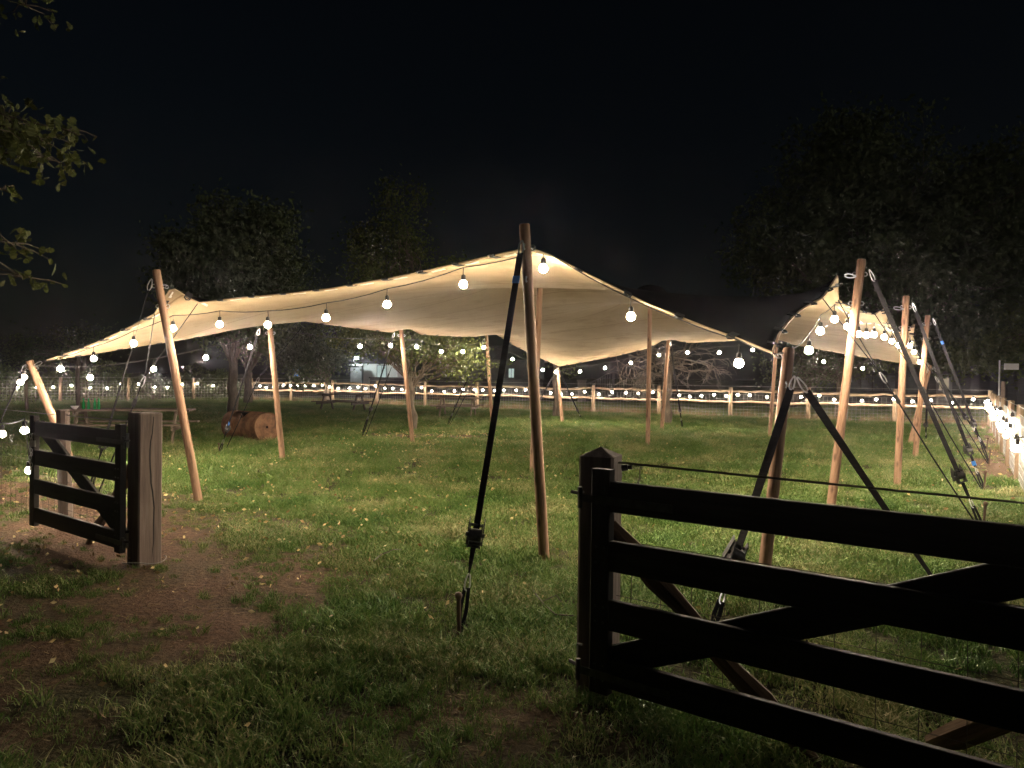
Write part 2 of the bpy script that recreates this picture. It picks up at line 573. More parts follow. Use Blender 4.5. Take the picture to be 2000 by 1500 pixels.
def plank_mesh(name, L, w, t, bev=0.004):
    """board from x=0..L, y width w (centred), z thickness t (centred), small chamfer"""
    b = MB()
    prof = [(-w / 2 + bev, -t / 2), (w / 2 - bev, -t / 2), (w / 2, -t / 2 + bev), (w / 2, t / 2 - bev),
            (w / 2 - bev, t / 2), (-w / 2 + bev, t / 2), (-w / 2, t / 2 - bev), (-w / 2, -t / 2 + bev)]
    for x in (0, L):
        for y, z in prof:
            b.v.append((x, y, z))
    for k in range(8):
        k2 = (k + 1) % 8
        b.f.append((k, 8 + k, 8 + k2, k2))
    b.f.append(tuple(range(8)))
    b.f.append(tuple(range(15, 7, -1)))
    return b.mesh(name, smooth=False)


# value noise in numpy, for masks and ground relief
_G = np.random.default_rng(3).random((256, 256))


def vnoise(x, y, s):
    x = np.asarray(x, float) * s + 1000
    y = np.asarray(y, float) * s + 1000
    i, j = np.floor(x).astype(int), np.floor(y).astype(int)
    fx, fy = x - i, y - j
    fx, fy = fx * fx * (3 - 2 * fx), fy * fy * (3 - 2 * fy)
    g = lambda a, b: _G[a % 256, b % 256]
    return (g(i, j) * (1 - fx) + g(i + 1, j) * fx) * (1 - fy) + (g(i, j + 1) * (1 - fx) + g(i + 1, j + 1) * fx) * fy


def fbm(x, y, s):
    return (vnoise(x, y, s) + 0.5 * vnoise(x, y, s * 2.1) + 0.25 * vnoise(x, y, s * 4.3)) / 1.75


def seg_dist(x, y, pts):
    best = np.full(np.shape(x), 1e9)
    for (x0, y0), (x1, y1) in zip(pts[:-1], pts[1:]):
        dx, dy = x1 - x0, y1 - y0
        t = np.clip(((x - x0) * dx + (y - y0) * dy) / (dx * dx + dy * dy), 0, 1)
        best = np.minimum(best, np.hypot(x - x0 - t * dx, y - y0 - t * dy))
    return best


# fence lines on plan
BACK0, BACK1 = np.array([-15.4, 43.9]), np.array([17.4, 27.0])
SIDE1 = np.array([3.0, 4.0])
LEFT_PTS = [(-15.4, 43.9), (-18.0, 42.0), (-20.4, 39.5), (-22.5, 37.0), (-24.3, 34.9), (-26.0, 32.6)]
GATE_L, GATE_R = Vector((-3.06, 6.2, 0)), Vector((0.46, 3.8, 0))
NEAR_DIR_L = Vector((-0.775, 0.63, 0)).normalized()
NEAR_DIR_R = Vector((0.80, -0.60, 0)).normalized()


def bare(x, y):
    """0 turf .. 1 bare soil"""
    n = fbm(x, y, 1.1)
    n2 = fbm(x + 40, y - 17, 3.2)
    d = seg_dist(x, y, [(-9, 11.5), (-5.2, 8.5), (-3.1, 6.6), (-2.3, 5.8), (-2.4, 5.2)])
    b = np.clip((1.65 - d + (n - 0.5) * 1.5 + (n2 - 0.5) * 1.3) / 1.5, 0, 1)
    d2 = np.hypot((x + 0.15) / 0.75, (y - 3.55) / 0.28)
    b = np.maximum(b, 0.55 * np.clip((1.1 - d2 + (n2 - 0.5) * 1.5) / 0.6, 0, 1))
    d3 = np.hypot((x + 2.2) / 2.6, (y - 19.3) / 0.9)
    b = np.maximum(b, 0.75 * np.clip((1.1 - d3 + (n2 - 0.5) * 1.2) / 0.6, 0, 1))
    d4 = seg_dist(x, y, [tuple(BACK0), tuple(BACK1), (8.0, 12.0)])
    b = np.maximum(b, 0.85 * np.clip((0.9 - d4 + (n - 0.5) * 1.6) / 0.7, 0, 1) * np.where(y > 12, 1, 0))
    lawn = np.clip((fbm(x - 9, y + 31, 0.75) + 0.45 * n2 - 0.95) / 0.16, 0, 1) * np.clip((14 - y) / 4, 0.25, 1)
    b = np.maximum(b, 0.5 * lawn)
    left = np.clip((-1.0 - x) / 1.6, 0, 1) * np.clip((5.6 - y) / 1.0, 0, 1)
    b = np.maximum(b, left * np.clip((n2 + 0.3 * n - 0.5) / 0.25, 0, 1) * 0.8)
    return b


def relief(x, y):
    near = np.clip((30 - np.hypot(x, y)) / 20, 0, 1)
    return (0.045 * (fbm(x, y, 0.9) - 0.5) + 0.03 * (fbm(x + 7, y, 3.0) - 0.5)) * near


# ------------------------------------------------------------------ ground
def axis_steps(bands):
    a = [bands[0][0]]
    for lo, hi, st in bands:
        n = max(1, int(round((hi - lo) / st)))
        a += list(np.linspace(lo, hi, n + 1)[1:])
    return np.array(a)


gx = axis_steps([(-600, -100, 100), (-100, -30, 10), (-30, -8, 0.7), (-8, 7, 0.09), (7, 30, 0.7), (30, 100, 10), (100, 600, 100)])
gy = axis_steps([(-60, -4, 8), (-4, 1, 0.5), (1, 12, 0.09), (12, 24, 0.4), (24, 50, 0.8), (50, 130, 10), (130, 900, 110)])
XX, YY = np.meshgrid(gx, gy)
ZZ = relief(XX, YY)
nx, ny = len(gx), len(gy)
idx = np.arange(nx * ny).reshape(ny, nx)
quads = np.stack([idx[:-1, :-1], idx[:-1, 1:], idx[1:, 1:], idx[1:, :-1]], -1).reshape(-1, 4)
gme = mesh_np('ground', np.stack([XX, YY, ZZ], -1).reshape(-1, 3), quads, True)
att = gme.attributes.new('bare', 'FLOAT', 'POINT')
att.data.foreach_set('value', bare(XX, YY).ravel().astype(np.float32))
ground = link('ground', gme, 'ground')
tag(ground, 'grassy field with worn brown soil', kind='structure')


# ------------------------------------------------------------------ grass
def blade_tuft(seed, n, rad, hmin, hmax, w, lean):
    r = np.random.default_rng(seed)
    V, T = [], []
    for _ in range(n):
        a, rr = r.random() * 6.283, rad * math.sqrt(r.random())
        bx, by = rr * math.cos(a), rr * math.sin(a)
        h = hmin + (hmax - hmin) * r.random() ** 1.5
        la = r.random() * 6.283
        ln = lean * (0.3 + r.random()) * h
        dx, dy = math.cos(la) * ln, math.sin(la) * ln
        ta = r.random() * 6.283
        wx, wy = math.cos(ta) * w / 2, math.sin(ta) * w / 2
        b = len(V)
        V += [(bx - wx, by - wy, -0.01), (bx + wx, by + wy, -0.01),
              (bx + dx * .45 - wx * .8, by + dy * .45 - wy * .8, h * .62), (bx + dx * .45 + wx * .8, by + dy * .45 + wy * .8, h * .62),
              (bx + dx * 1.25, by + dy * 1.25, h)]
        T += [(b, b + 1, b + 3), (b, b + 3, b + 2), (b + 2, b + 3, b + 4)]
    me = mesh_np('grass_tuft', V, T)
    return me


def scatter_object(name, pts, rot, scale, pick, tufts, mat):
    """instances of small meshes on given points, all belonging to one object"""
    me = bpy.data.meshes.new(name)
    me.vertices.add(len(pts))
    me.vertices.foreach_set('co', np.asarray(pts, np.float32).ravel())
    for nm, typ, val in (('turn', 'FLOAT', rot), ('size', 'FLOAT', scale), ('pick', 'INT', pick)):
        a = me.attributes.new(nm, typ, 'POINT')
        a.data.foreach_set('value', np.asarray(val, np.int32 if typ == 'INT' else np.float32))
    o = link(name, me, None)
    ng = bpy.data.node_groups.new(name + '_scatter', 'GeometryNodeTree')
    ng.interface.new_socket('Geometry', in_out='INPUT', socket_type='NodeSocketGeometry')
    ng.interface.new_socket('Geometry', in_out='OUTPUT', socket_type='NodeSocketGeometry')
    N = ng.nodes
    gi, go = N.new('NodeGroupInput'), N.new('NodeGroupOutput')
    join = N.new('GeometryNodeJoinGeometry')
    for t in tufts:
        t.materials.append(mat)
        po = bpy.data.objects.new(name + '_tuft', t)
        oi = N.new('GeometryNodeObjectInfo')
        oi.inputs[0].default_value = po
        g2i = N.new('GeometryNodeGeometryToInstance')
        ng.links.new(oi.outputs['Geometry'], g2i.inputs[0])
        ng.links.new(g2i.outputs[0], join.inputs[0])
    iop = N.new('GeometryNodeInstanceOnPoints')
    ng.links.new(gi.outputs[0], iop.inputs['Points'])
    ng.links.new(join.outputs[0], iop.inputs['Instance'])
    iop.inputs['Pick Instance'].default_value = True

    def attr(nm, typ):
        a = N.new('GeometryNodeInputNamedAttribute')
        a.data_type = typ
        a.inputs['Name'].default_value = nm
        return a.outputs['Attribute']
    ng.links.new(attr('pick', 'INT'), iop.inputs['Instance Index'])
    cx = N.new('ShaderNodeCombineXYZ')
    ng.links.new(attr('turn', 'FLOAT'), cx.inputs[2])
    e2r = N.new('FunctionNodeEulerToRotation')
    ng.links.new(cx.outputs[0], e2r.inputs[0])
    ng.links.new(e2r.outputs[0], iop.inputs['Rotation'])
    ng.links.new(attr('size', 'FLOAT'), iop.inputs['Scale'])
    ng.links.new(iop.outputs[0], go.inputs[0])
    md = o.modifiers.new('scatter', 'NODES')
    md.node_group = ng
    return o


def scatter_points(n, ylo, yhi, half, thin=1.0, far=False):
    """random points over the wedge the place shows, fewer on bare soil"""
    y = np.sqrt(RNG.random(n) * (yhi ** 2 - ylo ** 2) + ylo ** 2)
    x = (RNG.random(n) * 2 - 1) * (y * half + 1.2)
    keep = RNG.random(n) > np.clip(bare(x, y) * 1.02, 0, 0.955) * thin
    clump = fbm(x + 3, y + 9, 2.3)
    keep &= RNG.random(n) < (np.clip(0.6 + (clump - 0.38) * 3.0, 0.4, 1) if far else np.clip(0.42 + (clump - 0.38) * 3.4, 0.15, 1))
    return x[keep], y[keep], clump[keep]


near_tufts = [blade_tuft(20 + i, 40, 0.085, 0.014, 0.052, 0.006, 1.05) for i in range(6)]
near_tufts += [blade_tuft(40 + i, 30, 0.065, 0.035, 0.1, 0.0065, 1.0) for i in range(3)]
x1, y1, c1 = scatter_points(34000, 1.6, 11, 0.86)
x2, y2, c2 = scatter_points(120000, 11, 46, 0.86, far=True)
xs, ys, cs = np.concatenate([x1, x2]), np.concatenate([y1, y2]), np.concatenate([c1, c2])
far = ys > 11
size = 0.6 + 0.75 * RNG.random(len(xs)) + 1.0 * np.clip(cs - 0.45, 0, 1)
size *= 1 - 0.5 * np.clip(bare(xs, ys) * 1.6, 0, 1)
size[far] *= 1.4
pick = RNG.integers(0, 6, len(xs))
long_ = (RNG.random(len(xs)) < 0.1 + 0.5 * np.clip(cs - 0.55, 0, 1)) & ~far
pick[long_] = RNG.integers(6, 9, long_.sum())
grass = scatter_object('lawn_grass', np.stack([xs, ys, relief(xs, ys)], -1), RNG.random(len(xs)) * 6.283, size, pick, near_tufts, M['grass'])
tag(grass, 'short green lawn grass across the field', 'grass', kind='stuff')

# long dry grass at the foot of the back fence and the side fence
dry_tufts = [blade_tuft(70 + i, 26, 0.16, 0.12, 0.5, 0.011, 0.55) for i in range(4)]
t = RNG.random(1500)
px_ = BACK0[0] + (BACK1[0] - BACK0[0]) * t
py_ = BACK0[1] + (BACK1[1] - BACK0[1]) * t + RNG.normal(0.1, 0.35, 1500)
t = RNG.random(160) * 0.6
qx = BACK1[0] + (6.2 - BACK1[0]) * t + RNG.normal(0.5, 0.2, 160)
qy = BACK1[1] + (9.2 - BACK1[1]) * t
ax_, ay_ = np.concatenate([px_, qx]), np.concatenate([py_, qy])
kk = RNG.random(len(ax_)) < np.clip(fbm(ax_, ay_, 0.8) * 1.7 - 0.35, 0.1, 1)
ax_, ay_ = ax_[kk], ay_[kk]
dry = scatter_object('dry_grass', np.stack([ax_, ay_, np.zeros(len(ax_))], -1), RNG.random(len(ax_)) * 6.283,
                     0.35 + 0.55 * RNG.random(len(ax_)), RNG.integers(0, 4, len(ax_)), dry_tufts, M['dry_grass'])
tag(dry, 'tall dry straw-coloured grass along the fence foot', 'grass', kind='stuff')


def leaf_mesh(name, P, size, rng, flat=0.0, lobed=False, droop=None):
    """leaf blades at points P: a folded diamond of two triangles pairs, or a lobed oak leaf outline"""
    n = len(P)
    d = rng.normal(size=(n, 3))
    d[:, 2] *= (1 - flat)
    if droop is not None:
        d[:, 2] -= droop
    d /= np.linalg.norm(d, axis=1)[:, None]
    u = rng.normal(size=(n, 3)) * np.array([1, 1, 1 - flat]) + 1e-3
    s = np.cross(d, u)
    s /= np.linalg.norm(s, axis=1)[:, None] + 1e-9
    nn = np.cross(s, d)
    L = (size * (0.65 + 0.7 * rng.random(n)))[:, None]
    if not lobed:
        A = P
        B = P + d * L * 0.5 + s * L * 0.28 + nn * L * 0.06
        C = P + d * L
        D = P + d * L * 0.5 - s * L * 0.28 + nn * L * 0.06
        V = np.stack([A, B, C, D], 1).reshape(-1, 3)
        i = np.arange(n)[:, None] * 4
        T = np.concatenate([i + np.array([0, 1, 2]), i + np.array([0, 2, 3])], 0)
        return mesh_np(name, V, T)
    prof = [(0, .03), (.18, .12), (.3, .1), (.42, .26), (.52, .16), (.66, .33), (.76, .2), (.9, .22), (1, 0)]
    Vs = []
    for (a, b) in prof:
        Vs.append(P + d * L * a + s * L * b - nn * L * 0.15 * a * a + nn * L * b * .25)
    for (a, b) in prof[:-1]:
        Vs.append(P + d * L * a - s * L * b - nn * L * 0.15 * a * a + nn * L * b * .25)
    k = len(Vs)
    V = np.stack(Vs, 1).reshape(-1, 3)
    i = np.arange(n)[:, None] * k
    T = []
    for j in range(7):
        T.append(i + np.array([j, j + 1, 9 + j + 1]))
        T.append(i + np.array([j, 9 + j + 1, 9 + j]))
    T.append(i + np.array([7, 8, 16]))
    return mesh_np(name, V, np.concatenate(T, 0))


# fallen leaves: too many to count, thicker under the trees and by the gate
n = 24000
y = np.sqrt(RNG.random(n) * (32 ** 2 - 4) + 4)
x = (RNG.random(n) * 2 - 1) * (y * 0.75 + 0.8)
dens = 0.22 + 0.9 * np.exp(-((x + 1.5) / 3.2) ** 2 - ((y - 18) / 4.5) ** 2) + 0.8 * np.exp(-((x + 3) / 2.4) ** 2 - ((y - 7.2) / 2.5) ** 2)
kk = RNG.random(n) < dens
x, y = x[kk], y[kk]
P = np.stack([x, y, relief(x, y) + 0.03 + 0.035 * RNG.random(len(x))], -1)
fl = link('fallen_leaves', leaf_mesh('fallen_leaves', P, np.clip(0.026 + 0.0028 * y, 0.03, 0.055), RNG, flat=0.5), 'litter')
tag(fl, 'small yellow and brown fallen leaves scattered over the lawn', 'leaves', kind='stuff')

# bits of straw, bark and dead stalk on the worn ground
n = 16000
y = np.sqrt(RNG.random(n) * (13 ** 2 - 4) + 4)
x = (RNG.random(n) * 2 - 1) * (y * 0.78 + 0.8)
kk = RNG.random(n) < 0.12 + 0.75 * bare(x, y)
x, y = x[kk], y[kk]
n = len(x)
a = RNG.random(n) * 6.283
L = 0.015 + 0.05 * RNG.random(n) ** 2
w = 0.0016 + 0.0022 * RNG.random(n)
dx, dy = np.cos(a) * L, np.sin(a) * L
ox, oy = -np.sin(a) * w, np.cos(a) * w
z0 = relief(x, y) + 0.004 + 0.006 * RNG.random(n)
z1 = z0 + 0.01 * RNG.random(n)
V = np.stack([np.stack([x - ox, y - oy, z0], -1), np.stack([x + ox, y + oy, z0], -1), np.stack([x + dx + ox, y + dy + oy, z1], -1), np.stack([x + dx - ox, y + dy - oy, z1], -1)], 1).reshape(-1, 3)
st = link('straw_litter', mesh_np('straw_litter', V, np.arange(n)[:, None] * 4 + np.array([0, 1, 2, 3])), 'dry_grass')
tag(st, 'bits of straw and dead stalks on the worn ground', 'litter', kind='stuff')

# ------------------------------------------------------------------ tent canopy
FRONT = [(92, 703, 11.0), (150, 684, 10.7), (200, 664, 10.35), (255, 638, 10.0), (302, 613, 9.7), (335, 561, 9.3), (386, 592, 9.45), (455, 583, 9.2), (520, 577, 8.95), (585, 571, 8.7), (650, 563, 8.45),
         (760, 544, 8.0), (850, 525, 7.6), (950, 502, 7.1), (1037, 484, 6.6), (1085, 504, 6.72), (1140, 532, 6.82), (1265, 594, 6.9), (1370, 636, 6.75), (1440, 661, 6.55), (1508, 689, 6.1)]
RIGHT = [(1508, 689, 6.1), (1516, 668, 6.45), (1521, 653, 6.75), (1540, 628, 7.1), (1562, 607, 7.4), (1586, 592, 7.7), (1607, 582, 7.95), (1636, 537, 8.3), (1636, 585, 8.75), (1660, 601, 9.2), (1685, 609, 9.8), (1708, 614, 10.4), (1733, 600, 10.95),
         (1731, 628, 11.4), (1748, 645, 12.3), (1765, 652, 13.4), (1786, 632, 14.8), (1783, 656, 15.3), (1790, 690, 16.8), (1803, 712, 18.5)]
BACK = [(1092, 715, 25.6), (1140, 707, 24.8), (1200, 696, 23.9), (1265, 680, 22.9), (1288, 668, 22.4), (1305, 656, 22.2), (1325, 666, 22.1), (1345, 669, 22.0), (1440, 665, 21.6), (1500, 660, 21.2), (1518, 657, 20.9), (1547, 672, 20.8), (1600, 682, 20.4), (1675, 695, 19.8), (1757, 708, 19.0), (1803, 712, 18.5)]
LEFTE = [(92, 703, 11.0), (160, 694, 11.3), (250, 679, 11.8), (330, 667, 12.2), (400, 655, 12.6), (470, 640, 13.1), (530, 626, 13.6), (575, 624, 14.2), (625, 631, 15.0), (690, 640, 16.0), (765, 649, 17.0), (785, 641, 17.3), (800, 641, 17.6), (822, 653, 18.0), (900, 657, 19.9), (935, 657, 21.0),
         (951, 649, 21.7), (968, 652, 22.3), (1000, 672, 23.2), (1045, 695, 24.5), (1092, 715, 25.6)]


def poly(pts):
    return np.array([tuple(at(*p)) for p in pts])


def resample(P, n):
    d = np.concatenate([[0], np.cumsum(np.linalg.norm(np.diff(P, axis=0), axis=1))])
    s = np.linspace(0, d[-1], n)
    return np.stack([np.interp(s, d, P[:, k]) for k in range(3)], -1)


NU, NV = 100, 130
cF, cR_, cB, cL = resample(poly(FRONT), NU), resample(poly(RIGHT), NV), resample(poly(BACK), NU), resample(poly(LEFTE), NV)
U = np.linspace(0, 1, NU)[None, :, None]
W = np.linspace(0, 1, NV)[:, None, None]
S = (1 - W) * cF[None] + W * cB[None] + (1 - U) * cL[:, None] + U * cR_[:, None]
S -= (1 - U) * (1 - W) * cF[0] + U * (1 - W) * cF[-1] + (1 - U) * W * cB[0] + U * W * cB[-1]
PEAKS = [(at(1056, 522, 12.4), 0.34), (at(1270, 556, 17.3), 0.3)]
lock = np.zeros((NV, NU), bool)
lock[0], lock[-1], lock[:, 0], lock[:, -1] = True, True, True, True
for it in range(2):                                    # soften the plan layout
    for _ in range(300):
        A = S.copy()
        A[1:-1, 1:-1] = 0.25 * (S[:-2, 1:-1] + S[2:, 1:-1] + S[1:-1, :-2] + S[1:-1, 2:])
        A[lock] = S[lock]
        S[..., :2] = A[..., :2]
for pk, rad in PEAKS:
    dd = np.hypot(S[..., 0] - pk.x, S[..., 1] - pk.y)
    m_ = dd < rad
    S[..., 2][m_] = pk.z - 0.25 * dd[m_] ** 2 / rad
    lock |= m_
for _ in range(9000):
    z = S[..., 2]
    zn = z.copy()
    zn[1:-1, 1:-1] = 0.25 * (z[:-2, 1:-1] + z[2:, 1:-1] + z[1:-1, :-2] + z[1:-1, 2:])
    zn[lock] = z[lock]
    S[..., 2] = zn
# shallow tension wrinkles running out of the tips
wob = 0.012 * (fbm(S[..., 0], S[..., 1], 1.3) - 0.5) * 2
wob[0], wob[-1], wob[:, 0], wob[:, -1] = 0, 0, 0, 0
S[..., 2] += wob
idx = np.arange(NU * NV).reshape(NV, NU)
quads = np.stack([idx[:-1, :-1], idx[:-1, 1:], idx[1:, 1:], idx[1:, :-1]], -1).reshape(-1, 4)
tent = empty('stretch_tent', tuple((PEAKS[0][0].x, PEAKS[0][0].y, 0)))
tag(tent, 'large beige stretch fabric tent canopy hung between wooden poles', 'tent')
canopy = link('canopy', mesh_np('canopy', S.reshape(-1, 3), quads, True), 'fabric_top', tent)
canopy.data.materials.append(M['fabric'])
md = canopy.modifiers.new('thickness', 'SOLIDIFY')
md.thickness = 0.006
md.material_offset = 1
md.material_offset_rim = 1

# hem band, edge loops and pale tags along the rim
ring = np.concatenate([cF[:-1], cR_[:-1], cB[::-1][:-1], cL[::-1][:-1]])
hem = MB().tube([tuple(p) for p in ring], 0.011, n=6, closed=True)
link('hem', hem.mesh('hem'), 'fabric', tent)
lb = MB()
lb.tube([(-.035, 0, 0), (-.03, -.03, 0), (0, -.05, 0), (.03, -.03, 0), (.035, 0, 0)], .010, n=6)
lb.quadbox((0, .03, 0), (.04, 0, 0), (0, .04, 0), (0, 0, .012))
loop_me = lb.mesh('edge_loop')
loop_me.materials.append(M['loop'])
tg = MB().quadbox((0, .05, -.012), (.085, 0, 0), (0, .016, 0), (0, 0, .003))
tag_me = tg.mesh('hem_tag', False)
tag_me.materials.append(M['tag'])


def rim_marks(edge, inner, step, start, tags):
    d = np.concatenate([[0], np.cumsum(np.linalg.norm(np.diff(edge, axis=0), axis=1))])
    s = start
    k = 0
    while s < d[-1] - 0.2:
        p = Vector([np.interp(s, d, edge[:, c]) for c in range(3)])
        q = Vector([np.interp(s + .05, d, edge[:, c]) for c in range(3)])
        inn = Vector([np.interp(s, d, inner[:, c]) for c in range(3)]) - p
        x = (q - p).normalized()
        yv = (inn - x * inn.dot(x)).normalized()
        zv = x.cross(yv)
        if zv.z < 0:
            x, zv = -x, -zv
        mw = Matrix(((x.x, yv.x, zv.x, p.x), (x.y, yv.y, zv.y, p.y), (x.z, yv.z, zv.z, p.z), (0, 0, 0, 1)))
        link('edge_loop', loop_me, None, tent, mw)
        if tags:
            link('hem_tag', tag_me, None, tent, Matrix.Translation(x * (0.2 if k % 2 else 0.17)) @ mw)
        s += step
        k += 1


rim_marks(cF, S[2], 0.52, 0.35, True)
rim_marks(cR_, S[:, -3], 0.55, 0.3, False)
rim_marks(cB, S[-3], 0.6, 0.4, False)
rim_marks(cL, S[:, 2], 0.6, 0.4, False)


# ------------------------------------------------------------------ tent poles
def carabiner_mesh():
    b = MB()
    pts = []
    for k in range(18):
        a = 2 * math.pi * k / 18
        w = 0.018 + 0.006 * math.sin(a)
        pts.append((w * math.cos(a), 0, 0.05 * math.sin(a)))
    b.tube(pts, 0.0055, n=6, closed=True)
    return b.mesh('carabiner')


car_me = carabiner_mesh()
car_me.materials.append(M['steel'])
eye_me = MB().tube([(0.022 * math.cos(a), 0, 0.022 * math.sin(a)) for a in np.linspace(0, 6.283, 15)[:-1]], 0.006, n=6, closed=True).mesh('eye_bolt')
eye_me.materials.append(M['steel'])


def carabiner(parent, p, q, k=1.0):
    """a snap hook stretched from p to q"""
    p, q = Vector(p), Vector(q)
    mw = axis_matrix(tuple(p), tuple(q), Vector((0.3, -1, 0.1)))
    L = (q - p).length
    mw = Matrix.Translation((p + q) / 2) @ mw.to_3x3().to_4x4() @ Matrix.Diagonal((1.15 * k, 1.15 * k, L / 0.1, 1))
    return link('carabiner', car_me, None, parent, mw)


POLES = {}


def pole(key, bot, top, dtop, r, label, hooks=()):
    b = gnd(*bot)
    tp = at(top[0], top[1], dtop)
    root = empty('tent_pole', tuple(b))
    tag(root, label, 'pole', 'wooden tent poles')
    L = (tp - b).length
    mb = MB()
    n = 14
    prof = [(r * 1.04, -0.12), (r * 1.03, 0.3), (r, L * .5), (r * .97, L - .02), (r * .9, L - .004), (r * .75, L)]
    mb.lathe(prof, n)
    link('shaft', mb.mesh('shaft'), 'pole', root, axis_matrix(b, tp, Vector((1, 0, 0))))
    ax = (tp - b).normalized()
    for off, side in hooks:
        c = tp - ax * off + Vector(side) * (r + .012)
        x, y_, z_ = frame_of(Vector(side))
        mw = Matrix(((side[0], 0, 0, c.x), (side[1], 0, 0, c.y), (0, 0, 1, c.z), (0, 0, 0, 1)))
        sx = Vector(side).normalized()
        yy = Vector((0, 0, 1)).cross(sx)
        mw = Matrix(((sx.x, yy.x, 0, c.x), (sx.y, yy.y, 0, c.y), (0, 0, 1, c.z), (0, 0, 0, 1)))
        link('eye_bolt', eye_me, None, root, mw)
    POLES[key] = (b, tp, root)
    return root


LX, RX, CAMW = (-1, 0, 0), (1, 0, 0), (-0.2, -0.98, 0)
pole('A', (1063, 1092), (1024, 437), 6.25, .047, 'tall wooden pole standing nearest the middle, carrying the front peak of the tent', [(.2, CAMW), (.2, RX), (.47, CAMW)])
pole('B', (388, 978), (305, 527), 9.1, .05, 'leaning wooden pole between the split gate post and the barrel', [(.2, LX), (.2, RX), (.45, LX), (.45, RX)])
pole('C', (149, 925), (57, 704), 11.2, .055, 'short steeply leaning wooden pole seen behind the small dark gate', [(.12, LX), (.12, RX)])
pole('D', (552, 898), (527, 640), 13.6, .052, 'wooden pole standing just right of the rusty barrel', [(.1, LX), (.1, RX)])
pole('E', (806, 866), (783, 643), 17.3, .05, 'wooden pole in front of the apple tree trunk', [(.15, LX), (.15, RX)])
pole('F', (962, 838), (950, 655), 22.0, .05, 'thin distant pole half hidden behind the thick black centre strap', [(.12, LX)])
pole('G', (1098, 826), (1089, 717), 25.9, .06, 'short yellowish pole at the far low corner of the tent', [(.1, LX)])
pole('H', (1265, 872), (1270, 562), 17.3, .052, 'upright wooden pole inside the tent, standing behind the pyramid-topped gate post', [])
pole('A2', (1040, 922), (1056, 527), 12.4, .05, 'wooden pole inside the tent almost hidden behind the tall centre pole', [])
pole('I', (1292, 843), (1306, 660), 22.3, .055, 'reddish wooden pole at the back edge in front of the bare-branched tree', [(.12, RX)])
pole('J', (1503, 852), (1517, 664), 21.0, .05, 'thin pole with a rounded top just left of the short strapped corner pole', [])
pole('L', (1490, 1140), (1541, 680), 6.0, .047, 'short dark-sided corner pole with two black straps, behind the wide gate', [(.06, LX), (.3, CAMW)])
pole('K', (1620, 1012), (1683, 506), 8.4, .05, 'tallest wooden pole of the right-hand row, nearest the camera', [(.17, LX), (.17, RX), (.5, LX), (.5, RX)])
pole('M', (1752, 950), (1770, 578), 11.2, .05, 'second tall wooden pole of the right-hand row', [(.17, LX), (.17, RX), (.48, LX), (.48, RX)])
pole('N', (1787, 897), (1812, 616), 15.0, .052, 'third tall wooden pole of the right-hand row, crossed by a leaning one', [(.17, LX), (.17, RX), (.48, LX), (.48, RX)])
pole('O', (1777, 869), (1816, 713), 18.6, .058, 'short leaning pole crossing behind the third tall right-hand pole', [(.1, RX)])

# snap hooks joining the fabric tips to their poles
for key, tip in (('A', (1037, 484, 6.6)), ('B', (335, 561, 9.3)), ('C', (92, 703, 11.0)), ('L', (1508, 689, 6.1)), ('K', (1636, 537, 8.3)), ('M', (1733, 600, 10.95)), ('N', (1786, 632, 14.8)), ('O', (1803, 712, 18.5)), ('G', (1092, 715, 25.6))):
    b, tp, root = POLES[key]
    axv = (tp - b).normalized()
    tipv = at(*tip)
    hook = tp - axv * (.1 if key in 'CLOG' else .2)
    hook = hook + (tipv - hook).normalized() * .055
    mid = hook + (tipv - hook) * 0.5
    carabiner(tent, hook, hook + (tipv - hook) * .62)
    link('tip_cord', MB().tube([hook + (tipv - hook) * .55, tipv], .006, n=6).mesh('tip_cord'), 'webbing', tent)


# ------------------------------------------------------------------ guy straps with ratchets, ropes and stakes
def lathe_mesh(name, prof, mat, n=16):
    me = MB().lathe(prof, n).mesh(name)
    me.materials.append(M[mat])
    return me


stake_me = lathe_mesh('ground_stake', [(.011, -.2), (.013, 0), (.0135, .19), (.016, .2), (.022, .212), (.024, .222), (.018, .233), (.006, .238)], 'rust_steel', 12)


def ratchet_mesh():
    b = MB()
    for sx in (-1, 1):
        b.quadbox((sx * .032, 0, -.005), (.003, 0, 0), (0, .03, 0), (0, 0, .06))
        b.quadbox((sx * .040, .022, .03), (.003, 0, 0), (0, .014, .02), (0, -.03, .05))
    b.tube([(-.05, 0, 0), (.05, 0, 0)], .012, n=10)
    b.tube([(-.034, 0, 0), (.034, 0, 0)], .034, n=14)
    b.tube([(-.045, .045, -.03), (.045, .045, -.03)], .012, n=8)
    b.tube([(-.036, 0, .055), (.036, 0, .055)], .008, n=8)
    b.tube([(-.036, 0, -.062), (.036, 0, -.062)], .008, n=8)
    for sx in (-1, 1):
        b.lathe_at = None
    return b.mesh('ratchet')


ratchet_me = ratchet_mesh()
ratchet_me.materials.append(M['dark_steel'])


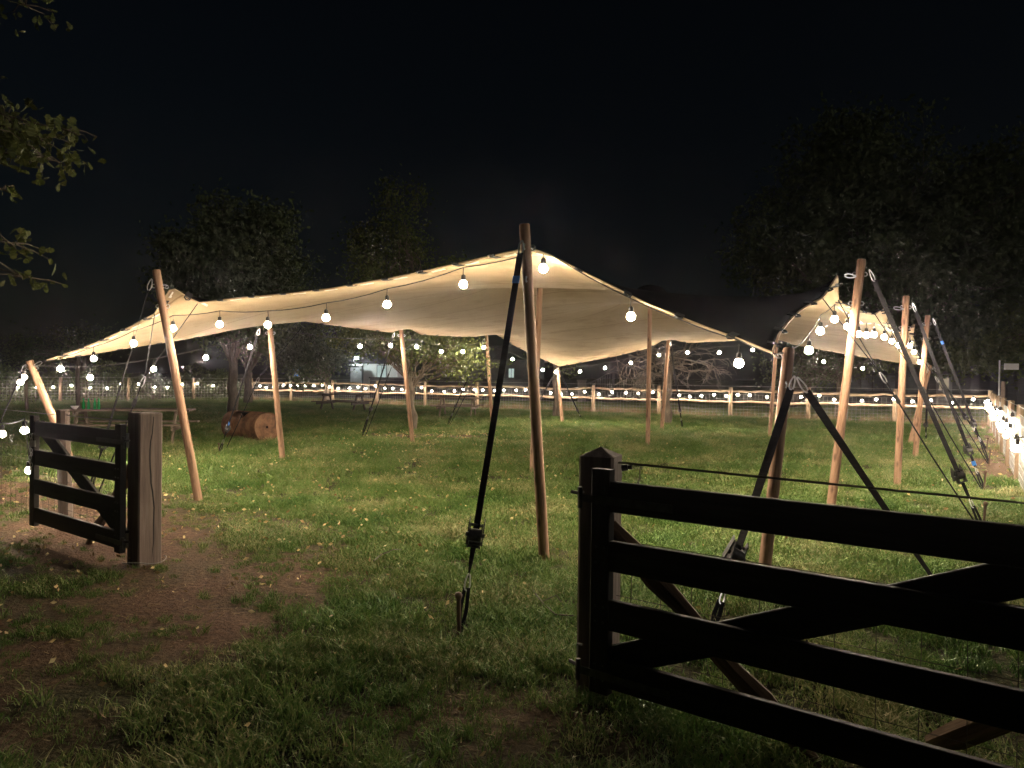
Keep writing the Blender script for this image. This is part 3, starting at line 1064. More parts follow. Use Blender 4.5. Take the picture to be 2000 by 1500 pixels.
def strap(label, p, g, ratchet_t=None, w=.05, twist=0.5, stake=None, tape=None, face=0.0, hook_top=True, cat='strap', rscale=1.0):
    """webbing strap from p (on the pole) down to g (in the ground)"""
    p, g = Vector(p), Vector(g)
    root = empty('guy_strap', tuple(g))
    tag(root, label, cat, 'black guy straps of the tent')
    u = (g - p).normalized()
    side0 = u.cross(Vector((0, 1, 0))).normalized() if abs(u.y) < .95 else Vector((1, 0, 0))
    nrm0 = u.cross(side0)
    top = p + u * (.13 if hook_top else 0)
    if hook_top:
        carabiner(root, p, top + u * .01)
    L = (g - top).length
    end = ratchet_t if ratchet_t else 1.0
    nseg = 14

    def span(a, b, ww, name):
        pts, sd = [], []
        for i in range(nseg + 1):
            tt = a + (b - a) * i / nseg
            q = top + (g - top) * tt
            q.z -= 0.02 * math.sin(math.pi * (tt - a) / max(b - a, 1e-3)) * min(1, L / 4)
            ang = face + twist * tt * 2
            pts.append(q)
            sd.append(side0 * math.cos(ang) + nrm0 * math.sin(ang))
        return link(name, MB().ribbon(pts, sd, ww, .004).mesh(name, False), 'webbing', root)
    span(0, end, w, 'webbing')
    if ratchet_t:
        c = top + (g - top) * ratchet_t
        mw = axis_matrix(tuple(c), tuple(c - u), Vector((0, 1, 0))) @ Matrix.Diagonal((rscale, rscale, rscale, 1))
        link('ratchet', ratchet_me, None, root, mw)
        t2 = min(.9, ratchet_t + .12 / L * 1.2)
        h0 = top + (g - top) * (ratchet_t + .07 / L)
        h1 = top + (g - top) * min(.93, ratchet_t + .28 / L)
        link('tail_webbing', MB().ribbon([h0, h0.lerp(h1, .5), h1], [side0, (side0 + nrm0), nrm0], w * .7, .005).mesh('tail_webbing', False), 'webbing', root)
        carabiner(root, h1 - u * .02, h1 + u * .09, .8)
        h2 = h1 + u * .07
        for o_ in (-1, 1):
            off = side0 * (.012 * o_)
            link('sling', MB().ribbon([h2 + off, h2.lerp(g, .5) + off * 1.6, g + off * .4], [side0] * 3, w * .45, .008).mesh('sling', False), 'webbing', root)
    if tape:
        c0 = top + (g - top) * tape
        link('tape_band', MB().ribbon([c0, c0 + u * .07], [side0 * math.cos(face + twist * tape * 2) + nrm0 * math.sin(face + twist * tape * 2)] * 2, w * 1.12, .009).mesh('tape_band', False), 'blue_tape', root)
    if stake:
        lean = (Vector((0, 0, 1)) - Vector((u.x, u.y, 0)) * -.18).normalized()
        s = link('ground_stake', stake_me, None, None, axis_matrix((g.x - .0, g.y, 0), tuple(Vector((g.x, g.y, 0)) + lean), Vector((1, 0, 0))) @ Matrix.Diagonal((1, 1, stake[1], 1)))
        tag(s, stake[0], 'stake', 'steel ground stakes')
    return root


strap('long thick black strap from the tall centre pole down to the lawn in front', at(1020, 470, 6.18), gnd(897, 1240), .79, stake=('dark steel stake with a round head in the grass, nearest the camera', 1.15), tape=.08, twist=.25, face=.2, rscale=1.25)
strap('black strap falling left from the leaning pole toward the small gate', at(296, 545, 9.0), gnd(168, 984), .72, twist=.6, face=.9)
strap('pale strap from the short leaning pole beside the bright bulbs', at(50, 712, 11.1), gnd(-62, 962), .62, twist=.3, face=.3)
strap('black strap running down in front of the rusty barrel', at(507, 642, 13.5), gnd(428, 886), .78, stake=('small steel stake in the grass left of the rusty barrel', .9), tape=.72, twist=.3, face=.4)
strap('black strap beside the apple tree pole, pegged in bare soil', at(770, 650, 17.2), gnd(707, 853), .7, twist=.3, face=.5)
strap('thin dark strap pegged in front of the right picnic table', at(946, 662, 21.9), gnd(873, 833), .75, twist=.3, face=.5)
strap('thin strap from the far low corner pole down to the left', at(1087, 722, 25.8), gnd(1032, 820), .85, twist=.2, face=.4)
strap('thin strap at the far low corner ending near a small dark stake', at(1092, 722, 25.8), gnd(1136, 819), .8, twist=.2, face=.4)
strap('thin black strap hanging behind the reddish back pole', at(1309, 668, 22.2), gnd(1333, 837), .78, twist=.2, face=.5)
strap('wide black strap of the short corner pole twisting down to the left', at(1552, 735, 5.9), gnd(1392, 1224), .74, twist=.75, face=.1, w=.06, rscale=1.35)
strap('wide black strap of the short corner pole running down to the right behind the gate', at(1557, 737, 5.9), gnd(1838, 1152), None, twist=.5, face=.5, w=.06)
strap('broad dark strap of the tallest right-hand pole, with ratchet and stake', at(1698, 527, 8.35), gnd(1920, 1034), .79, stake=('upright steel stake beside the front strap of the right-hand row', 1.3), twist=.25, face=.5, rscale=1.2)
strap('dark strap of the second right-hand pole with a blue band', at(1782, 592, 11.15), gnd(1922, 957), .78, stake=('steel stake at the foot of the blue-banded strap', 1.25), tape=.84, twist=.25, face=.5, rscale=1.1)
strap('grey strap of the third right-hand pole with a blue band near its top', at(1822, 622, 14.9), gnd(1932, 905), .72, stake=('small steel stake at the third right-hand strap', 1.2), tape=.12, twist=.25, face=.5)
strap('dark strap of the leaning corner pole pegged close to the bright side fence', at(1822, 716, 18.5), gnd(1927, 877), .6, stake=('farthest steel stake close to the bright side fence', 1.2), tape=.1, twist=.25, face=.5)
strap('short black strap dropping between the crossing poles and the front strap', at(1812, 720, 18.5), gnd(1808, 862), .75, twist=.2, face=.6)


def vrope(label, ends, knot, g):
    """two thin cords from the canopy rim to a snap hook, then one line to the ground"""
    knot, g = Vector(knot), Vector(g)
    root = empty('guy_rope', tuple(g))
    tag(root, label, 'rope', 'thin guy ropes of the tent')
    for e in ends:
        link('cord', MB().tube([e, (Vector(e) + knot) / 2 - Vector((0, 0, .01)), knot], .006, n=6).mesh('cord'), 'webbing', root)
    u = (g - knot).normalized()
    carabiner(root, knot, knot + u * .14)
    k2 = knot + u * .13
    link('line', MB().tube([k2, k2.lerp(g, .5) - Vector((0, 0, .02)), g], .009, n=6).mesh('line'), 'webbing', root)
    link('buckle', MB().quadbox(k2 + u * .22, u.cross(Vector((0, 1, 0))).normalized() * .02, u * .05, u.cross(u.cross(Vector((0, 1, 0)))).normalized() * .01).mesh('buckle', False), 'dark_steel', root)
    return root


vrope('thin V-shaped rope hanging either side of the leaning left pole', [at(302, 614, 9.68), at(386, 593, 9.43)], at(283, 735, 9.3), gnd(186, 978))
vrope('thin rope with a snap hook left of the apple tree', [at(588, 641, 14.4)], at(506, 737, 14.3), gnd(440, 880))
vrope('thin rope pegged beside the apple tree strap', [at(822, 655, 18.0)], at(768, 708, 18.2), gnd(712, 856))
vrope('thin rope in front of the right picnic table', [at(990, 668, 22.9)], at(915, 762, 22.8), gnd(876, 834))
vrope('thin rope from the fabric rim beside the tallest right-hand pole', [at(1607, 583, 7.95), at(1637, 586, 8.75)], at(1718, 727, 8.35), gnd(1912, 1032))
vrope('thin rope from the fabric rim beside the second right-hand pole', [at(1709, 614, 10.4), at(1731, 628, 11.4)], at(1782, 722, 11.2), gnd(1918, 957))
vrope('thin rope crossing the third right-hand pole', [at(1765, 652, 13.4), at(1783, 656, 15.3)], at(1826, 735, 14.9), gnd(1929, 905))

# ------------------------------------------------------------------ light strings
def bulb_mesh(name, r, mat):
    prof = [(.42 * r, .95 * r), (.8 * r, .62 * r), (r, 0.05 * r), (.86 * r, -.5 * r), (.5 * r, -.86 * r), (.12 * r, -1.0 * r)]
    me = MB().lathe(prof[::-1], 12).mesh(name)
    me.materials.append(M[mat])
    return me


def socket_mesh(r, drop):
    b = MB()
    b.lathe([(.5 * r, .9 * r), (.6 * r, 1.0 * r), (.55 * r, 2.1 * r), (.25 * r, 2.35 * r), (.1 * r, 2.4 * r)], 10)
    b.tube([(0, 0, 2.2 * r), (.004, .003, drop * .6), (0, 0, drop)], .0045, n=5)
    me = b.mesh('socket')
    me.materials.append(M['cable'])
    return me


BR, DROP = .04, .165
bulb_me = bulb_mesh('bulb', BR, 'bulb')
sock_me = socket_mesh(BR, DROP)
FR = .05
dim_me = bulb_mesh('low_bulb', BR, 'bulb_fence')
fbulb_me = bulb_mesh('fence_bulb', FR, 'bulb_fence')
fsock_me = socket_mesh(FR, .13)


def sag(p, q, n, s):
    p, q = Vector(p), Vector(q)
    return [p.lerp(q, i / n) - Vector((0, 0, s * 4 * (i / n) * (1 - i / n))) for i in range(n + 1)]


def light_string(label, bulbs, anchors, drop, bme, sme, s=.02, cr=.0055, cable='cable'):
    """bulbs: lamp centres; anchors: (index, point) extra points for the cable"""
    root = empty('light_string', (bulbs[0][0], bulbs[0][1], 0))
    tag(root, label, 'string lights', 'lit festoon strings')
    path = []
    for i, b in enumerate(bulbs):
        for k, a in anchors:
            if k == i:
                path.append(Vector(a))
        path.append(Vector(b) + Vector((0, 0, drop)))
    for k, a in anchors:
        if k >= len(bulbs):
            path.append(Vector(a))
    pts = []
    for p, q in zip(path[:-1], path[1:]):
        L = (q - p).length
        pts += sag(p, q, 4, s * min(L, 1.5))[:-1]
    pts.append(path[-1])
    link('cable', MB().tube(pts, cr, n=5).mesh('cable'), cable, root)
    for b in bulbs:
        tilt = Matrix.Rotation(random.uniform(-.12, .12), 4, 'X') @ Matrix.Rotation(random.uniform(-.12, .12), 4, 'Y')
        mw = Matrix.Translation(b) @ Matrix.Rotation(random.uniform(0, 6.28), 4, 'Z')
        o = link('bulb', bme, None, root, mw)
        link('socket', sme, None, o, mw)
    return root


up = Vector((0, 0, .0))
front_b = [(118, 720, 10.75), (183, 700, 10.4), (261, 670, 9.95), (338, 641, 9.55), (429, 633, 9.25), (523, 634, 8.9), (637, 620, 8.45), (756, 594, 7.95), (905, 555, 7.3), (1061, 524, 6.68), (1232, 618, 6.85)]
light_string('festoon of bulbs along the front rim of the tent', [at(*p) for p in front_b], [(0, at(88, 707, 11.05)), (11, at(1330, 625, 6.8)), (11, at(1443, 664, 6.5)), (11, at(1520, 693, 6.05))], DROP, bulb_me, sock_me)
light_string('single low bulb hanging where the front rim meets the short corner pole', [at(1443, 709, 6.5)], [(0, at(1436, 664, 6.5))], .2, bulb_me, sock_me)
right_b = [(1580, 684, 7.2), (1602, 646, 7.8), (1630, 623, 8.35), (1655, 638, 8.95), (1677, 652, 9.5), (1692, 654, 10.0), (1707, 653, 10.5), (1727, 658, 11.0), (1742, 666, 12.0), (1755, 674, 12.8), (1777, 675, 13.7), (1785, 687, 14.8), (1796, 707, 17.0)]
light_string('festoon of bulbs under the right-hand canopy tip', [at(*p) for p in right_b], [(0, at(1546, 681, 6.0)), (13, at(1812, 715, 18.4))], DROP, bulb_me, sock_me)
lb_ = [(176, 737, 11.25), (300, 720, 11.9), (402, 698, 12.6), (488, 677, 13.3), (703, 676, 16.1), (763, 674, 17.0), (814, 677, 18.0), (862, 686, 19.0), (904, 686, 20.0), (945, 678, 21.2), (1001, 701, 23.0), (1034, 713, 24.0), (1060, 722, 24.8), (1086, 726, 25.5)]
light_string('festoon of bulbs under the far left rim of the tent', [at(*p) for p in lb_], [(0, at(80, 714, 11.1)), (4, at(529, 640, 13.6)), (4, at(600, 652, 14.6))], DROP, bulb_me, sock_me, cr=.005)
bb_ = [(1133, 725, 25.0), (1182, 718, 24.2), (1232, 708, 23.4), (1287, 693, 22.6), (1343, 688, 22.2), (1405, 688, 21.9), (1470, 683, 21.5), (1609, 706, 20.4), (1685, 719, 19.6)]
light_string('festoon of bulbs under the back rim of the tent', [at(*p) for p in bb_], [(0, at(1094, 720, 25.7)), (7, at(1517, 668, 20.9)), (9, at(1800, 716, 18.5))], DROP, bulb_me, sock_me, cr=.005)
cl = [at(47, 736, 10.5), at(40, 746, 10.4)]
light_string('bright bunch of bulbs tied under the top of the short leaning pole', cl, [(0, at(54, 712, 11.1))], .1, dim_me, socket_mesh(BR, .1))


# ------------------------------------------------------------------ fences
def rough_post_mesh(name, h, r, seed, n=9, flat_top=True):
    q = random.Random(seed)
    b = MB()
    prof = []
    m = 6
    for i in range(m + 1):
        z = -.25 + (h + .25) * i / m
        prof.append((r * (1.05 - .1 * i / m) * q.uniform(.93, 1.07), z))
    prof.append((prof[-1][0] * .8, h + .012))
    b.lathe(prof, n)
    ph = [q.uniform(.85, 1.12) for _ in range(n)]
    b.v = [(x * ph[k % n] + .02 * math.sin(z * 2 + seed), y * ph[k % n], z) for k, (x, y, z) in enumerate(b.v)]
    return b.mesh(name)


def rough_rail_mesh(name, L, r, seed, n=7, wob=1.0):
    q = random.Random(seed)
    pts, rad = [], []
    for i in range(9):
        t = i / 8
        pts.append((wob * q.uniform(-.02, .02), wob * q.uniform(-.03, .03), L * t))
        rad.append(r * q.uniform(.8, 1.15) * (.7 if i in (0, 8) else 1))
    b = MB().tube(pts, rad, n=n)
    b.v = [(x * .75, y * 1.1, z) for x, y, z in b.v]
    return b.mesh(name)


def wire_grid(p0, p1, heights, step, r, mb, z1=None):
    p0, p1 = Vector(p0), Vector(p1)
    L = (p1 - p0).length
    u = (p1 - p0) / L
    k = 0
    for h in heights:
        mb.tube([p0 + Vector((0, 0, h)), p0.lerp(p1, .5) + Vector((0, 0, h - .01)), p1 + Vector((0, 0, h))], r, n=4, cap=False)
    s = step / 2
    while s < L:
        j = random.uniform(-.01, .01)
        mb.tube([p0 + u * (s + j) + Vector((0, 0, 0.0)), p0 + u * (s - j) + Vector((0, 0, heights[-1]))], r, n=4, cap=False)
        s += step


HS = [.08, .2, .33, .47, .62, .78, .95]
b0, b1 = Vector((*BACK0, 0)), Vector((*BACK1, 0))
fence = empty('rail_fence', tuple(b0))
tag(fence, 'long post and rail fence with wire netting across the back of the field', 'fence')
NB = 12
posts = [b0.lerp(b1, i / NB) for i in range(NB + 1)]
udir = (b1 - b0).normalized()
for i, p in enumerate(posts):
    link('post', rough_post_mesh('post', 1.25 + random.uniform(-.03, .05), .082, i), 'rail_wood', fence, Matrix.Translation(p) @ Matrix.Rotation(random.uniform(0, 6), 4, 'Z'))
for i in range(NB):
    for h in (1.08, .64):
        a = posts[i] + Vector((0, 0, h + random.uniform(-.03, .03))) + udir * .03
        c = posts[i + 1] + Vector((0, 0, h + random.uniform(-.03, .03))) - udir * .03
        link('rail', rough_rail_mesh('rail', (c - a).length, .05, i * 7 + int(h * 10)), 'rail_wood', fence, axis_matrix(a, c, Vector((0, 0, 1))))
mb = MB()
nrm = Vector((-udir.y, udir.x, 0))
for i in range(NB):
    wire_grid(posts[i] + nrm * .1, posts[i + 1] + nrm * .1, HS, .15, .0038, mb)
link('wire_netting', mb.mesh('wire_netting'), 'wire', fence)
mb = MB()
for i in range(NB):
    mb.tube([posts[i] + Vector((0, 0, 1.3)), posts[i + 1] + Vector((0, 0, 1.3))], .006, n=4, cap=False)
link('top_wire', mb.mesh('top_wire'), 'wire', fence)

# the wire fence that carries on to the left, in front of the hedge
lf = empty('wire_fence', (*LEFT_PTS[2], 0))
tag(lf, 'wire netting fence with thin posts in front of the dark hedge', 'fence')
mb = MB()
for i, (px, py) in enumerate(LEFT_PTS):
    if i:
        link('post', rough_post_mesh('post', 1.27, .075, 40 + i), 'rail_wood', lf, Matrix.Translation((px, py, 0)))
        wire_grid((*LEFT_PTS[i - 1], 0), (px, py, 0), HS + [1.1], .17, .0038, mb)
        mb.tube([(*LEFT_PTS[i - 1], 1.28), (px, py, 1.28)], .006, n=4, cap=False)
link('wire_netting', mb.mesh('wire_netting'), 'wire', lf)

# the side fence on the right
s0 = b1
sdir = (Vector((6.1, 8.6, 0)) - b1).normalized()
sf = empty('wire_fence', tuple(s0 + sdir * 2))
tag(sf, 'wire netting fence running toward the camera at the right edge, hung with bright bulbs', 'fence')
mb = MB()
sp = [b1 + sdir * (3.0 * i) for i in range(0, 9)]
for i, p in enumerate(sp[1:]):
    link('post', rough_post_mesh('post', 1.24, .055, 70 + i), 'rail_wood', sf, Matrix.Translation(p))
for i in range(8):
    wire_grid(sp[i], sp[i + 1], HS + [1.1], .15, .0035, mb)
    mb.tube([sp[i] + Vector((0, 0, 1.22)), sp[i + 1] + Vector((0, 0, 1.22))], .005, n=4, cap=False)
link('wire_netting', mb.mesh('wire_netting'), 'wire', sf)


def fence_string(label, pts, step, zlo, zhi, offn, fbm_=fbulb_me):
    """a festoon wound along a fence top, dipping and rising"""
    bl = []
    acc = step * .5
    q = random.Random(len(pts) * 13 + int(step * 100))
    ph = 0
    for a, b in zip(pts[:-1], pts[1:]):
        a, b = Vector(a), Vector(b)
        L = (b - a).length
        s = acc
        while s < L:
            t = s / L
            z = zhi - (zhi - zlo) * (.35 * math.sin(math.pi * t) + .65 * q.random())
            off = Vector(offn) * q.uniform(.6, 1.3)
            p = a.lerp(b, t) + off
            bl.append((p.x, p.y, z))
            s += step * q.uniform(.8, 1.2)
        acc = s - L
    return light_string(label, bl, [(0, (pts[0][0], pts[0][1], zhi)), (len(bl), (pts[-1][0], pts[-1][1], zhi))], .12, fbm_, fsock_me, s=.03, cr=.006)


fence_string('long festoon of small bulbs along the back rail fence', [tuple(p) for p in posts], .58, .78, 1.05, tuple(-nrm * .3))
fence_string('festoon of small bulbs along the wire fence before the hedge', [(x_, y_, 0) for x_, y_ in LEFT_PTS], .8, .72, 1.02, (.1, -.12, 0))
fence_string('dense glaring festoon of bulbs along the right side fence', [tuple(p) for p in sp[:8]], .55, .62, 1.02, tuple(Vector((-sdir.y, sdir.x, 0)) * -.12))

# near fences on either side of the gateway
def near_fence(label, g, d, n_posts, first, heights, r):
    root = empty('wire_fence', tuple(g + d * .3))
    tag(root, label, 'fence')
    mb = MB()
    end = g + d * (first + 2.4 * (n_posts - 1))
    wire_grid(g + d * .1, end, heights, .16, r, mb)
    link('wire_netting', mb.mesh('wire_netting'), 'dark_wire', root)
    tw = MB()
    tw.tube(sag(g + d * .1 + Vector((0, 0, 1.17)), end + Vector((0, 0, 1.17)), 10, .02), .0035, n=5)
    tw.tube(sag(g + d * .1 + Vector((0.004, 0, 1.175)), end + Vector((0, 0.004, 1.165)), 40, .02), .0025, n=4)
    link('top_wire', tw.mesh('top_wire'), 'white_rope' if d.x < 0 else 'dark_wire', root)
    for i in range(n_posts):
        p = g + d * (first + 2.4 * i)
        link('post', rough_post_mesh('post', 1.2, .06, 90 + i), 'post_wood', root, Matrix.Translation(p))
    # slanted strut that braces the gate post
    a = g + d * .1 + Vector((0, 0, .86))
    b = g + d * 1.12 + Vector((0, 0, -.03))
    off = Vector((-d.y, d.x, 0)) * (-.07 if d.x > 0 else .07)
    link('strut', rough_rail_mesh('strut', (b - a).length, .048, 5, wob=.25), 'strut_wood', root, axis_matrix(a + off, b + off))
    return root


NH = [.1, .22, .36, .5, .64, .78]
near_fence('rusty wire netting fence behind the wide open gate', GATE_R, NEAR_DIR_R, 3, 2.3, NH, .0016)
near_fence('wire netting fence behind the small open gate on the left', GATE_L + Vector((.03, .05, 0)), NEAR_DIR_L, 3, 1.85, NH, .0018)
lo = GATE_R + NEAR_DIR_R * 2.3
link_log = rough_rail_mesh('log', .98, .05, 9, wob=.25)
lg = link('log', link_log, 'strut_wood', None, axis_matrix(at(1815, 1452, 3.05), at(2030, 1370, 2.75)))
tag(lg, 'round slanted log strut low behind the gate at the right edge', 'log')

# bulbs hung on the near left fence
nl = [at(4, 847, 8.0), at(48, 840, 7.6), at(57, 918, 7.5)]
light_string('three bright bulbs tied to the fence beside the small gate', nl, [(0, at(-60, 815, 7.5)), (3, at(60, 850, 7.5))], .12, dim_me, socket_mesh(BR, .12), s=.04)


# ------------------------------------------------------------------ gate posts
def gate_post(label, g, face, w, h, pyramid, crack):
    root = empty('gate_post', tuple(g))
    tag(root, label, 'post', 'square timber gate posts')
    f = Vector(face).normalized()
    sx = Vector((-f.y, f.x, 0))
    b = MB()
    bev = .012
    hw = w / 2
    out = [(-hw + bev, -hw), (hw - bev, -hw), (hw, -hw + bev), (hw, hw - bev), (hw - bev, hw), (-hw + bev, hw), (-hw, hw - bev), (-hw, -hw + bev)]
    levels = [(-.3, 1.0), (.3, 1.0), (.7, 1.0), (h, 1.0)] + ([] if pyramid else [(h + .012, .93)])
    for z, k in levels:
        for x_, y_ in out:
            b.v.append((x_ * k, y_ * k, z))
    for i in range(len(levels) - 1):
        for k in range(8):
            k2 = (k + 1) % 8
            b.f.append((i * 8 + k, i * 8 + k2, i * 8 + 8 + k2, i * 8 + 8 + k))
    top = (len(levels) - 1) * 8
    if pyramid:
        b.v.append((0, 0, h + .046))
        for k in range(8):
            b.f.append((top + k, top + (k + 1) % 8, len(b.v) - 1))
    else:
        b.f.append(tuple(top + k for k in range(8)))
    mw = Matrix(((sx.x, -f.x, 0, g.x), (sx.y, -f.y, 0, g.y), (0, 0, 1, 0), (0, 0, 0, 1)))
    link('timber', b.mesh('timber', False), 'post_wood', root, mw)
    if crack:
        # a long drying split on the lit face (local +x)
        c = MB()
        zs = np.linspace(.06, h - .02, 18)
        q = random.Random(4)
        yc = [.012 + .018 * math.sin(z * 5.3) + q.uniform(-.006, .006) for z in zs]
        wd = [.0028 + .0035 * max(0, math.sin((z - .1) * 2.7)) for z in zs]
        wd[0] = .0006
        for z, y_, e in zip(zs, yc, wd):
            c.v += [(hw + .0012, y_ - e, z), (hw + .0012, y_ + e, z)]
        for i in range(len(zs) - 1):
            c.f.append((2 * i, 2 * i + 1, 2 * i + 3, 2 * i + 2))
        link('split', c.mesh('split', False), 'crack', root, mw)
    return root, mw


pl, ml = gate_post('weathered square gate post with a long split, beside the small gate', GATE_L, (-.61, -.79, 0), .2, 1.25, False, True)
pr, mr = gate_post('square gate post with a pyramid top, beside the wide gate', GATE_R, (-.40, -.917, 0), .18, 1.2, True, False)
# insulator and dangling wire end on the right post
ins = MB().tube([GATE_R + Vector((.105, -.02, 1.14)), GATE_R + Vector((.135, -.03, 1.145))], [.018, .016], n=10)
ins.tube([GATE_R + Vector((.135, -.03, 1.145)), GATE_R + Vector((.155, -.036, 1.146))], [.011, .013], n=10)
link('insulator', ins.mesh('insulator'), 'black_insulator', pr)
wt = MB()
for k in range(3):
    pts = [GATE_R + Vector((.15 + .05 * i / 6 + random.uniform(-.004, .004), -.035 - .04 * i / 6, 1.15 + .012 * math.sin(i * 2 + k * 2) - .002 * k)) for i in range(7)]
    wt.tube(pts, .002, n=4)
wt.tube([GATE_R + Vector((.19, -.07, 1.15)), GATE_R + Vector((.187, -.07, 1.10)), GATE_R + Vector((.18, -.07, 1.07)), GATE_R + Vector((.183, -.07, 1.04))], .0025, n=4)
wt.tube([GATE_R + Vector((.182, -.07, 1.075)), GATE_R + Vector((.182, -.07, 1.045))], [.007, .007], n=8)
link('wire_tie', wt.mesh('wire_tie'), 'white_rope', pr)


# ------------------------------------------------------------------ field gates: stiles, four rails, one brace
def field_gate(label, hinge, d, L, back, post_side):
    """hinge: foot of the hinge stile; d: direction along the gate; back: direction away from the camera side"""
    root = empty('field_gate', tuple(hinge))
    tag(root, label, 'gate', 'dark five-bar style gates')
    d = Vector(d).normalized()
    back = Vector(back).normalized()

    def board(name, a, b, w, t):
        a, b = Vector(a), Vector(b)
        x = (b - a).normalized()
        y_ = back
        z_ = x.cross(y_).normalized()
        mw = Matrix(((x.x, z_.x, y_.x, a.x), (x.y, z_.y, y_.y, a.y), (x.z, z_.z, y_.z, a.z), (0, 0, 0, 1)))
        return link(name, plank_mesh(name, (b - a).length, w, t), 'gate_wood', root, mw)
    Z = Vector((0, 0, 1))
    for s in (.05, L - .05):
        board('stile', hinge + d * s + Z * .1, hinge + d * s + Z * 1.165, .1, .05)
    for zt in (1.11, .83, .55, .275):
        r_ = board('rail', hinge + d * .035 + Z * (zt - .072) - back * .0005, hinge + d * (L - .02) + Z * (zt - .072 + .004), .144, .034)
    board('brace', hinge + d * .02 + Z * .22 + back * .036, hinge + d * (L - .1) + Z * 1.06 + back * .036, .135, .03)
    bolt = MB()
    for zt in (1.11, .83, .55, .275):
        for s in (.03, .075):
            for zz in (.035, .108):
                c = hinge + d * s + Z * (zt - zz) - back * .026
                bolt.tube([c, c - back * .006], [.007, .005], n=6)
    link('bolt_heads', bolt.mesh('bolt_heads'), 'dark_steel', root)
    for zt in (1.02, .19):
        h = MB()
        c = hinge + Z * zt - back * .028
        h.quadbox(c + d * .18, d * .24, Z * .018, back * .003)
        h.tube([c - d * .06 - Z * .05, c - d * .06 + Z * .05], .012, n=8)
        h.tube([c - d * .06 + Z * .02, c - d * .12 + Z * .02 + back * .02], .009, n=6)
        link('hinge', h.mesh('hinge'), 'dark_steel', root)
    la = MB()
    c = hinge + d * (L - .03) + Z * .98 - back * .03
    la.quadbox(c, d * .05, Z * .014, back * .006)
    la.tube([c + d * .02, c + d * .09], .008, n=6)
    la.tube([c + Z * .012, c + Z * .05, c + Z * .06 + d * .02], .006, n=6)
    link('latch', la.mesh('latch'), 'dark_steel', root)
    return root


gl_h = Vector((-3.2, 6.12, 0))
gl_d = Vector((-1.46, 1.1, 0)).normalized()
field_gate('small black gate folded open beside the split timber post', gl_h, gl_d, 1.83, Vector((gl_d.y, -gl_d.x, 0)), 1)
gr_h = Vector((.40, 3.56, 0))
gr_d = Vector((.79, -.612, 0)).normalized()
field_gate('wide black gate folded open across the lower right corner', gr_h, gr_d, 2.1, Vector((-gr_d.y, gr_d.x, 0)), -1)
# hardware between the posts and the gates
hw_ = MB()
for zt in (1.03, .2):
    c = GATE_L + Vector((-.02, -.02, zt))
    hw_.tube([c + Vector((-.1, -.0, 0)), gl_h + Vector((0, 0, zt))], .014, n=8)
    hw_.tube([c + Vector((-.1, -.03, -.06)), c + Vector((-.1, -.03, .06))], .011, n=8)
link('hinge_pin', hw_.mesh('hinge_pin'), 'steel', pl)
hw_ = MB()
for zt in (1.0, .24):
    c = Vector((.352, 3.69, zt))
    hw_.tube([c + Vector((-.01, 0, .03)), c + Vector((.012, -.01, .03))], .006, n=6)
    hw_.tube([c + Vector((-.01, 0, -.03)), c + Vector((-.01, 0, .03))], .004, n=6)
link('hook_and_eye', hw_.mesh('hook_and_eye'), 'steel', pr)
# wire looped round the foot of the left post
wl = MB().tube([GATE_L + Vector((.17 * math.cos(a) - .0, .17 * math.sin(a) * .9, .03 + .01 * math.sin(3 * a))) for a in np.linspace(-2.6, .9, 18)], .004, n=5)
tag(link('loose_wire', wl.mesh('loose_wire'), 'white_rope'), 'loose pale wire curled round the foot of the split post', 'wire')

# chain and padlock on the far end of the small gate
ch = empty('gate_chain', tuple(at(55, 880, 7.05)))
tag(ch, 'pale chain hanging at the far end of the small gate', 'chain')
b = MB()
ptop = at(60, 852, 7.0)
for k in range(11):
    c = ptop + Vector((.008 * math.sin(k * 1.7), 0, -.034 * k))
    a = k * math.pi / 2
    b.tube([c + Vector((math.cos(a) * .011 * math.cos(t_), math.sin(a) * .011 * math.cos(t_), .022 * math.sin(t_))) for t_ in np.linspace(0, 6.283, 11)[:-1]], .0035, n=5, closed=True)
link('links', b.mesh('links'), 'steel', ch)
b = MB().quadbox(ptop + Vector((.02, 0, -.07)), (.022, 0, 0), (0, .01, 0), (0, 0, .028))
link('padlock', b.mesh('padlock', False), 'steel', ch)


# ------------------------------------------------------------------ picnic tables
def picnic_table(label, c, rot, L, seat_off=.62, wood='table_wood'):
    root = empty('picnic_table', tuple(c))
    tag(root, label, 'picnic table', 'wooden picnic tables')
    base = Matrix.Translation(c) @ Matrix.Rotation(rot, 4, 'Z')
    pm = plank_mesh('plank', L, .135, .04)
    pm.materials.append(M[wood])
    for k in range(5):
        link('top_plank', pm, None, root, base @ Matrix.Translation((-L / 2, -.29 + .145 * k, .75)))
    for s in (-1, 1):
        for k in range(2):
            link('seat_plank', pm, None, root, base @ Matrix.Translation((-L / 2, s * (seat_off + .145 * k), .45)))
    for e in (-1, 1):
        x_ = e * (L / 2 - .3)
        for s in (-1, 1):
            a, b = Vector((x_, s * .62, -.03)), Vector((x_, s * .22, .73))
            me = plank_mesh('leg', (b - a).length, .1, .045)
            link('leg', me, wood, root, base @ plank_matrix(a, b, Vector((1, 0, 0))))
        me = plank_mesh('seat_beam', 2 * (seat_off + .2), .045, .1)
        link('seat_beam', me, wood, root, base @ Matrix.Translation((x_ + .05 * e, -(seat_off + .2), .38)) @ Matrix.Rotation(math.pi / 2, 4, 'Z'))
        me = plank_mesh('top_beam', .66, .045, .08)
        link('top_beam', me, wood, root, base @ Matrix.Translation((x_ + .05 * e, -.33, .69)) @ Matrix.Rotation(math.pi / 2, 4, 'Z'))
    return root


